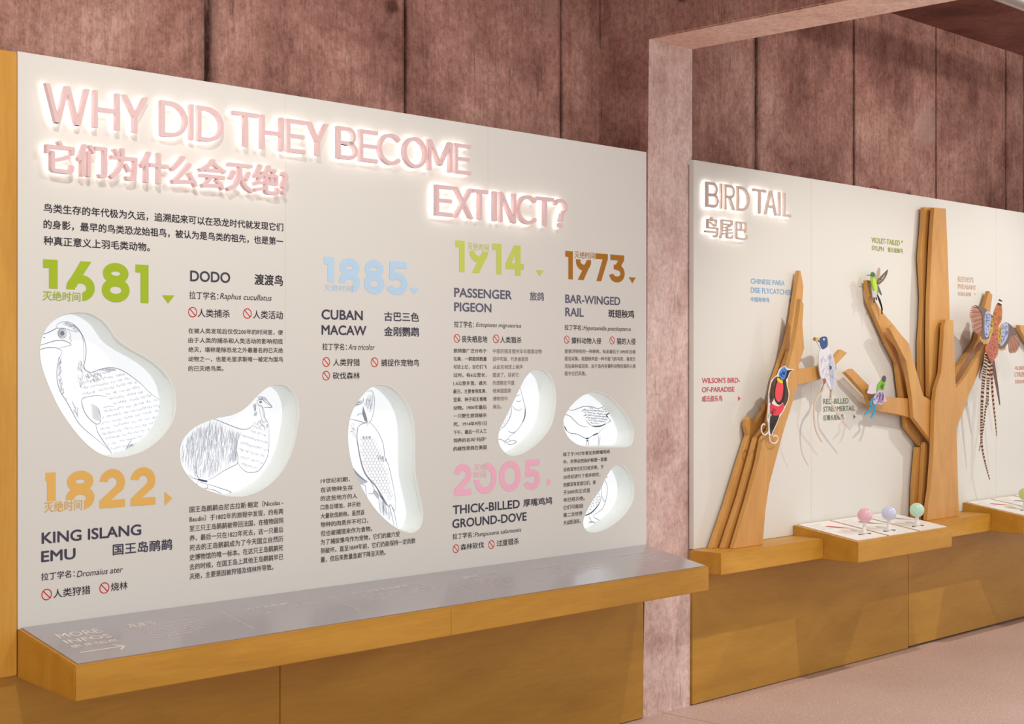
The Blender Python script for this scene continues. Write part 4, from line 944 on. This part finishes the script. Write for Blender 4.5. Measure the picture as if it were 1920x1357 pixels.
ticks(b2, 'feather_marks', [(735,180),(795,200),(815,300),(812,385),(770,335),(735,320)], Y1 - 0.0028, paint(150, 158, 184), 46, 24, 0.0013, 1.4, Zt)
p2('foot', [(752,340),(766,340),(764,366),(756,366)], (176, 96, 84), 0.0014)
p2('wing_spot', [(790,266),(799,266),(799,282),(790,280)], (60, 64, 80), 0.0026)
for kk_, (l, w) in enumerate((([(806,396),(800,440),(806,490),(840,545),(880,600),(908,636)], 0.012), ([(757,362),(748,410),(722,440),(703,490),(700,560),(712,640),(745,706)], 0.013), ([(796,396),(792,450)], 0.010), ([(758,364),(742,412),(720,440)], 0.014))):
    MB().ribbon([P(q.x, q.y, Y1 + 0.0008 + 0.0036 * kk_) for q in smooth_line([Vector((a, b, 0)) for a, b in Zt(l)], 6)], w, taper=True, th=0.003).build('tail_feather', paint(216, 200, 184), b2)
# green sylph at the top of the left branch
Z6 = zoomer(1600, 380, 0.22115)
Y2 = YA - 0.03
b3 = thing('bird_cutout', 'small green hummingbird cutout with raised wings at the top of a branch', 'bird', tuple(P(1642, 560, Y2)), 'painted bird cutouts')
p3 = lambda n, l, c, d=0.0, th=0.004, sm=3: cut(b3, n, l, Y2 - d, paint(*c), th, Z6, sm)
p3('body', [(150,598),(165,584),(184,598),(198,640),(210,690),(218,750),(206,775),(186,765),(166,725),(152,664)], (150, 196, 60))
p3('belly', [(166,650),(184,640),(200,690),(204,740),(190,756),(174,720)], (196, 220, 90), 0.0012, 0.001); p3('head', [(152,602),(164,588),(180,600),(184,622),(160,628)], (74, 110, 112), 0.0014, 0.001)
p3('vent', [(164,748),(196,752),(200,790),(184,804),(166,792)], (206, 198, 214), 0.0016, 0.001)
p3('wing', [(192,650),(198,600),(214,552),(228,562),(226,610),(206,660)], (186, 166, 152), -0.004, 0.002); p3('wing', [(200,672),(230,628),(268,590),(294,566),(284,612),(256,660),(212,694)], (112, 96, 84), 0.0018, 0.002)
MB().ribbon([P(u, v, Y2) for u, v in Z6([(152,616),(118,614)])], 0.003, taper=False, th=0.002).build('beak', paint(40, 36, 34), b3)
ticks(b3, 'wing_marks', [(204,676),(270,592),(290,572),(282,612),(214,692)], Y2 - 0.003, paint(214, 200, 186), 12, 24, 0.002, -0.8, Z6, .15)
for l in ([(186,768),(180,800),(176,850)], [(202,778),(218,820),(240,880),(246,940)], [(204,776),(228,830),(246,900),(242,945)], [(188,790),(196,812),(200,824)]):
    MB().ribbon([P(u, v, Y2 - 0.001) for u, v in Z6(l)], 0.011, taper=True, th=0.002).build('tail_feather', paint(44, 38, 40), b3)
p3('tail_edge', [(206,700),(226,730),(242,778),(232,782),(214,748)], (96, 108, 112), 0.001, 0.001)
# green hummingbird with blue tail on the low branch
Z8 = zoomer(1560, 640, 0.30955)
Y3 = YA - 0.026 - 0.035
b4 = thing('bird_cutout', 'small green bird cutout with bright blue tail ribbons on the low side branch', 'bird', tuple(P(1640, 780, Y3)), 'painted bird cutouts')
p4 = lambda n, l, c, d=0.0, th=0.004, sm=3: cut(b4, n, l, Y3 - d, paint(*c), th, Z8, sm)
p4('body', [(312,212),(326,222),(322,262),(312,300),(292,312),(274,300),(278,262),(296,236)], (134, 190, 70)); p4('head', [(306,214),(318,206),(328,220),(322,244),(306,240)], (94, 86, 88), 0.0014, 0.001)
p4('wing', [(276,262),(246,246),(226,258),(222,290),(214,312),(250,318),(278,300)], (222, 214, 222), -0.004, 0.003)
p4('skirt', [(284,296),(312,300),(326,340),(332,364),(312,366),(300,384),(280,378),(258,384),(250,350),(266,318)], (206, 190, 220), 0.001, 0.002)
ticks(b4, 'feather_marks', [(280,300),(312,304),(326,350),(300,378),(260,378),(268,320)], Y3 - 0.0026, paint(110, 90, 140), 26, 34, 0.0025, 1.7, Z8, .25)
ticks(b4, 'leaf_marks', [(296,240),(318,250),(308,296),(284,300)], Y3 - 0.0018, paint(70, 130, 50), 14, 22, 0.002, 1.7, Z8)
for l in ([(262,350),(244,352),(236,378),(242,398),(222,420),(198,444)], [(272,384),(262,392),(254,430),(236,464)]):
    MB().ribbon([P(q.x, q.y, Y3 - 0.003) for q in smooth_line([Vector((a, b, 0)) for a, b in Z8(l)], 5)], 0.017, taper=True, th=0.002).build('tail_ribbon', paint(48, 160, 206), b4)
# pheasant with spread wings and long barred tail
Zf = zoomer(1800, 520, 0.19169)
Y4 = YF - 0.030
b5 = thing('bird_cutout', 'large orange pheasant cutout with spread wings and long barred tail feathers', 'bird', tuple(P(1850, 800, Y4)), 'painted bird cutouts')
p5 = lambda n, l, c, d=0.0, th=0.003, sm=3: cut(b5, n, l, Y4 - d, paint(*c), th, Zf, sm)
def fan(shoulder, tips, base_w, cols, d):
    tips2, sh2 = [], []
    for i in range(len(tips) - 1):
        for t in (0, .5): tips2.append(tuple(tips[i][k] * (1 - t) + tips[i + 1][k] * t for k in (0, 1))); sh2.append(tuple(shoulder[i][k] * (1 - t) + shoulder[i + 1][k] * t for k in (0, 1)))
    tips2.append(tips[-1]); sh2.append(shoulder[len(tips) - 1])
    for i, (tx, ty) in enumerate(tips2):
        sx_, sy_ = sh2[i]
        pts = [P(u, v, Y4 - d - 0.0004 * (i % 2)) for u, v in Zf([(sx_, sy_), ((sx_ + tx) / 2 + (tx - sx_) * .05, (sy_ + ty) / 2), (tx, ty)])]
        MB().ribbon(smooth_line(pts, 4), lambda t: base_w * (0.55 + 0.6 * math.sin(math.pi * min(t, 0.93))), th=0.002).build('wing_feather', paint(*cols[i % len(cols)]), b5)
brown = [(150, 108, 92), (186, 138, 116), (168, 122, 102)]
lt = [(118,286),(104,322),(96,358),(100,390),(112,420),(118,456),(122,492),(134,520),(152,540),(176,556)]
ls_ = [(250,318),(252,335),(252,352),(252,372),(250,390),(248,412),(246,436),(246,458),(246,480),(246,500)]
fan(ls_, lt, 0.0088, brown, -0.002)
rt = [(592,636),(588,660),(578,690),(562,715),(545,735),(522,738),(500,742),(484,732)]
rs_ = [(498,520),(496,530),(494,545),(490,560),(486,575),(482,590),(478,600),(474,610)]
fan(rs_, rt, 0.0088, brown, -0.002)
yl = [(196,600),(212,626),(232,650),(254,652)]; fan([(262,540),(270,545),(282,550),(292,548)], yl, 0.016, [(206, 172, 110), (188, 150, 92)], -0.001)
yr = [(382,706),(402,716),(424,714),(444,706)]; fan([(392,590),(404,598),(420,600),(440,598)], yr, 0.016, [(206, 172, 110), (188, 150, 92)], -0.001)
p5('wing', [(140,270),(200,285),(250,305),(300,360),(322,380),(330,480),(310,570),(270,600),(215,590),(222,480),(215,360),(180,300)], (120, 104, 100), 0.0012)
p5('wing', [(440,440),(478,450),(530,500),(552,560),(520,560),(486,600),(470,640),(430,690),(385,690),(372,640),(375,540),(400,470)], (120, 104, 100), 0.0012)
p5('wing_patch', [(246,352),(272,330),(298,350),(304,430),(292,520),(270,585),(244,560),(240,450)], (178, 190, 224), 0.0024, 0.001); p5('wing_patch', [(414,452),(448,446),(472,462),(470,560),(446,620),(410,668),(392,650),(404,560)], (178, 190, 224), 0.0024, 0.001)
p5('wing_edge', [(300,420),(322,400),(328,500),(306,580),(284,590),(298,500)], (206, 178, 96), 0.0026, 0.001); p5('wing_edge', [(384,500),(412,460),(408,560),(396,640),(376,640),(374,560)], (206, 178, 96), 0.0026, 0.001)
body5 = [(372,250),(406,264),(414,340),(406,430),(382,470),(374,560),(374,680),(371,750),(338,800),(312,830),(286,800),(256,722),(250,682),(280,640),(312,570),(332,480),(326,370),(346,300)]
p5('body', body5, (204, 132, 84), 0.0036)
p5('back', [(262,690),(300,600),(334,520),(370,560),(370,680),(366,745),(336,796),(312,824),(290,798)], (196, 120, 100), 0.0048, 0.001)
p5('head', [(384,214),(398,206),(412,228),(406,262),(378,250)], (236, 232, 228), 0.004, 0.002); p5('eye_band', [(384,212),(412,226),(411,236),(383,224)], (48, 44, 46), 0.0062, 0.001); p5('neck_ring', [(376,248),(406,262),(404,276),(372,260)], (52, 46, 48), 0.0062, 0.001)
ticks(b5, 'feather_marks', body5, Y4 - 0.0062, paint(132, 80, 52), 320, 12, 0.0015, 1.4, Zf, .8)
ticks(b5, 'wing_marks', [(246,352),(298,345),(302,430),(270,585),(244,560)], Y4 - 0.0038, paint(92, 98, 132), 100, 14, 0.0014, 1.4, Zf, .7)
ticks(b5, 'wing_marks', [(414,452),(472,462),(470,560),(410,668),(392,650)], Y4 - 0.0038, paint(92, 98, 132), 100, 14, 0.0014, 1.4, Zf, .7)
ticks(b5, 'edge_marks', [(300,420),(326,400),(328,500),(284,590)], Y4 - 0.004, paint(110, 84, 48), 40, 14, 0.0014, 1.4, Zf, .6)
ticks(b5, 'edge_marks', [(384,500),(412,460),(396,640),(376,640)], Y4 - 0.004, paint(110, 84, 48), 40, 14, 0.0014, 1.4, Zf, .6)
def tail(pts, w0, colour, bars, k=0):
    line_ = smooth_line([P(u, v, Y4 + 0.004 + 0.002 * k) for u, v in pts], 10); n = len(line_)
    f = MB().ribbon(line_, lambda t: w0 * (1 - 0.82 * t), th=0.002).build('tail_feather', paint(*colour), b5)
    if bars:
        mb = MB(); acc = 0; L = 0
        for i in range(n - 1):
            a, b = line_[i], line_[i + 1]; seg = (b - a).length; t = i / n; m = max(1, int(seg / 0.0065))
            for j in range(m):
                if (L // 1) % 2 == 0:
                    p, q_ = a + (b - a) * (j / m), a + (b - a) * ((j + .95) / m)
                    mb.ribbon([p + Vector((0, -0.0008, 0)), q_ + Vector((0, -0.0008, 0))], w0 * (1 - 0.82 * t) * .98, taper=False)
                L += 1
        mb.build('feather_bars', paint(58, 44, 40), f)
tail([(1849.5,664),(1843.5,720),(1841,764),(1840.5,826),(1846,862),(1855.7,898.5)], 0.042, (206, 178, 156), True, 0)
tail([(1856,668),(1853,700),(1851.5,742),(1849,760),(1842,812),(1836,846)], 0.036, (214, 190, 166), True, 1)
tail([(1858,672),(1859.5,708),(1862,748),(1866,786),(1869,818)], 0.034, (206, 158, 130), True, 2)
tail([(1856,668),(1854,718),(1852.5,762)], 0.026, (190, 150, 128), True, 3)
tail([(1861,675),(1869.6,723.6),(1875,759)], 0.045, (112, 84, 74), False, 4)
tail([(1847,664),(1840,690),(1836,708)], 0.026, (120, 96, 90), False, 5)

# ------------------------------------------------------------------ consoles with joysticks
BD = PD - 3.694
cz0, cz1, cb = 0.743, 0.689, 0.594
yc = 3.694
con = thing('game_console', 'plywood console box with pink, blue and mint ball joysticks on white cards', 'console', (XB1, PD, 0.594), 'plywood joystick consoles')
MB().prism([(XB1, PD, cb), (XB1, PD, cz0), (XB1, yc, cz1), (XB1, yc, cb)], (BW, 0, 0)).build('console_body', M['wood'], con, bevel=0.003)
cn = Vector((0, -(cz0 - cz1) / (PD - yc), 1)).normalized(); cu_ = Vector((0, PD - yc, cz0 - cz1)).normalized(); CL = math.hypot(PD - yc, cz0 - cz1)
def con_pt(x, r, h=0.0): return Vector((x, yc, cz1)) + cu_ * r + cn * h
def con_px(u, v): return PP(u, v, (0, yc, cz1), cn)
xa = [con_px(1611.9, 1015.1).x, con_px(1664.2, 1006.6).x, con_px(1667.7, 1006.3).x, con_px(1718.2, 997.9).x, con_px(1724.7, 997.4).x, con_px(1770.4, 990.3).x]
xa = [XB1 + 0.03 + i // 2 * 0.288 + (i % 2) * 0.262 for i in range(6)]
M['card'] = plain('white_card', (244, 243, 240), 0.4); M['stick'] = plain('frosted_acrylic', (240, 240, 236), 0.3)
balls = [('pink_ball', (242, 196, 210), (1619.9, 1001.8), (1621.7, 965.9)), ('blue_ball', (214, 222, 248), (1665.9, 995.6), (1666.8, 962)), ('mint_ball', (198, 238, 216), (1719.4, 986.8), (1719.4, 955.8))]
birds3 = [(206, 90, 84), (120, 128, 140), (170, 170, 172)]
knobs = []
for i in range(3):
    x0, x1 = xa[2 * i], xa[2 * i + 1]
    q = [con_pt(x0, 0.022, 0.0006), con_pt(x1, 0.022, 0.0006), con_pt(x1, CL - 0.012, 0.0006), con_pt(x0, CL - 0.012, 0.0006)]
    cd = MB().prism(q, cn * 0.003).build('info_card', M['card'], con)
    w = x1 - x0; xm = (x0 + x1) / 2; H = 0.00385
    mb = MB()
    for r_, l_ in ((0.315, .45), (0.295, .38), (0.27, .40), (0.25, .30), (0.23, .36)):
        mb.ribbon([con_pt(x0 + .02, r_, H), con_pt(x0 + .02 + w * l_, r_, H)], 0.005, cn, False)
    mb.build('printed_lines', paint(218, 213, 209), cd)
    c = [con_pt(xm + 0.03 + dx, 0.225 + dr, H) for dx, dr in ((-.05, .042), (-.03, .05), (0, .03), (.03, .0), (.075, -.05), (.03, -.022), (-.01, -.005), (-.04, .02))]
    MB().add(c, [tuple(range(8))]).build('bird_print', paint(*birds3[i]), cd)
    by = 0.10; bx = xm
    kb = con_px(*balls[i][2]); bx, by = kb.x, (kb - Vector((0, yc, cz1))).dot(cu_)
    mb = MB()
    for s in (1, -1):
        c0 = con_pt(bx + s * 0.038, by - 0.004, H); mb.add([c0 + Vector((s * .022, 0, 0)), c0 + cu_ * .016 - Vector((s * .012, 0, 0)), c0 - cu_ * .016 - Vector((s * .012, 0, 0))], [(0, 1, 2)])
    mb.build('arrow_print', paint(96, 60, 48), cd)
    MB().add([con_pt(bx - 0.02 + 0.05 * math.cos(t), by + 0.075 + 0.03 * math.sin(t), H) for t in [k * math.pi / 12 for k in range(24)]], [tuple(range(24))]).build('pale_disc_print', paint(232, 222, 206), cd)
    foot = con_pt(bx, by, 0.0)
    d = ray(*balls[i][3]); k = (foot.x * CA + foot.y * SA); bc = ORG + d * k
    MB().tube([foot + Vector((0, 0, 0.004)), foot + Vector((0, 0, 0.012)), foot + Vector((0, 0, 0.03)), bc - Vector((0, 0, 0.034)), bc - Vector((0, 0, 0.026))], lambda t: 0.012 - 0.0035 * (t > 0.3) * (t < 0.9), 20).build('joystick', M['stick'], con, True)
    st = [o for o in con.children if o.name.startswith('joystick')][-1]
    m = plain(balls[i][0], balls[i][1], 0.18, 0.5); m.node_tree.nodes['Principled BSDF'].inputs['Subsurface Weight'].default_value = 0.15; m.node_tree.nodes['Principled BSDF'].inputs['Subsurface Radius'].default_value = (0.01, 0.01, 0.01)
    kn = MB().sphere(bc, 0.0355).build('ball_knob', m, st, True); kn['label'] = balls[i][0].split('_')[0] + ' ball knob'; knobs.append(kn)
con2 = copy_tree(con)
con2.location = (XB2, PD, 0.594); con2['label'] = 'plywood console box at the far edge with a lime green ball joystick'
lime = plain('lime_ball', (208, 222, 140), 0.18, 0.5)
for o in con2.children_recursive:
    if o.name.startswith('ball_knob'):
        o.data = o.data.copy(); o.data.materials[0] = lime; o['label'] = 'lime green ball knob'
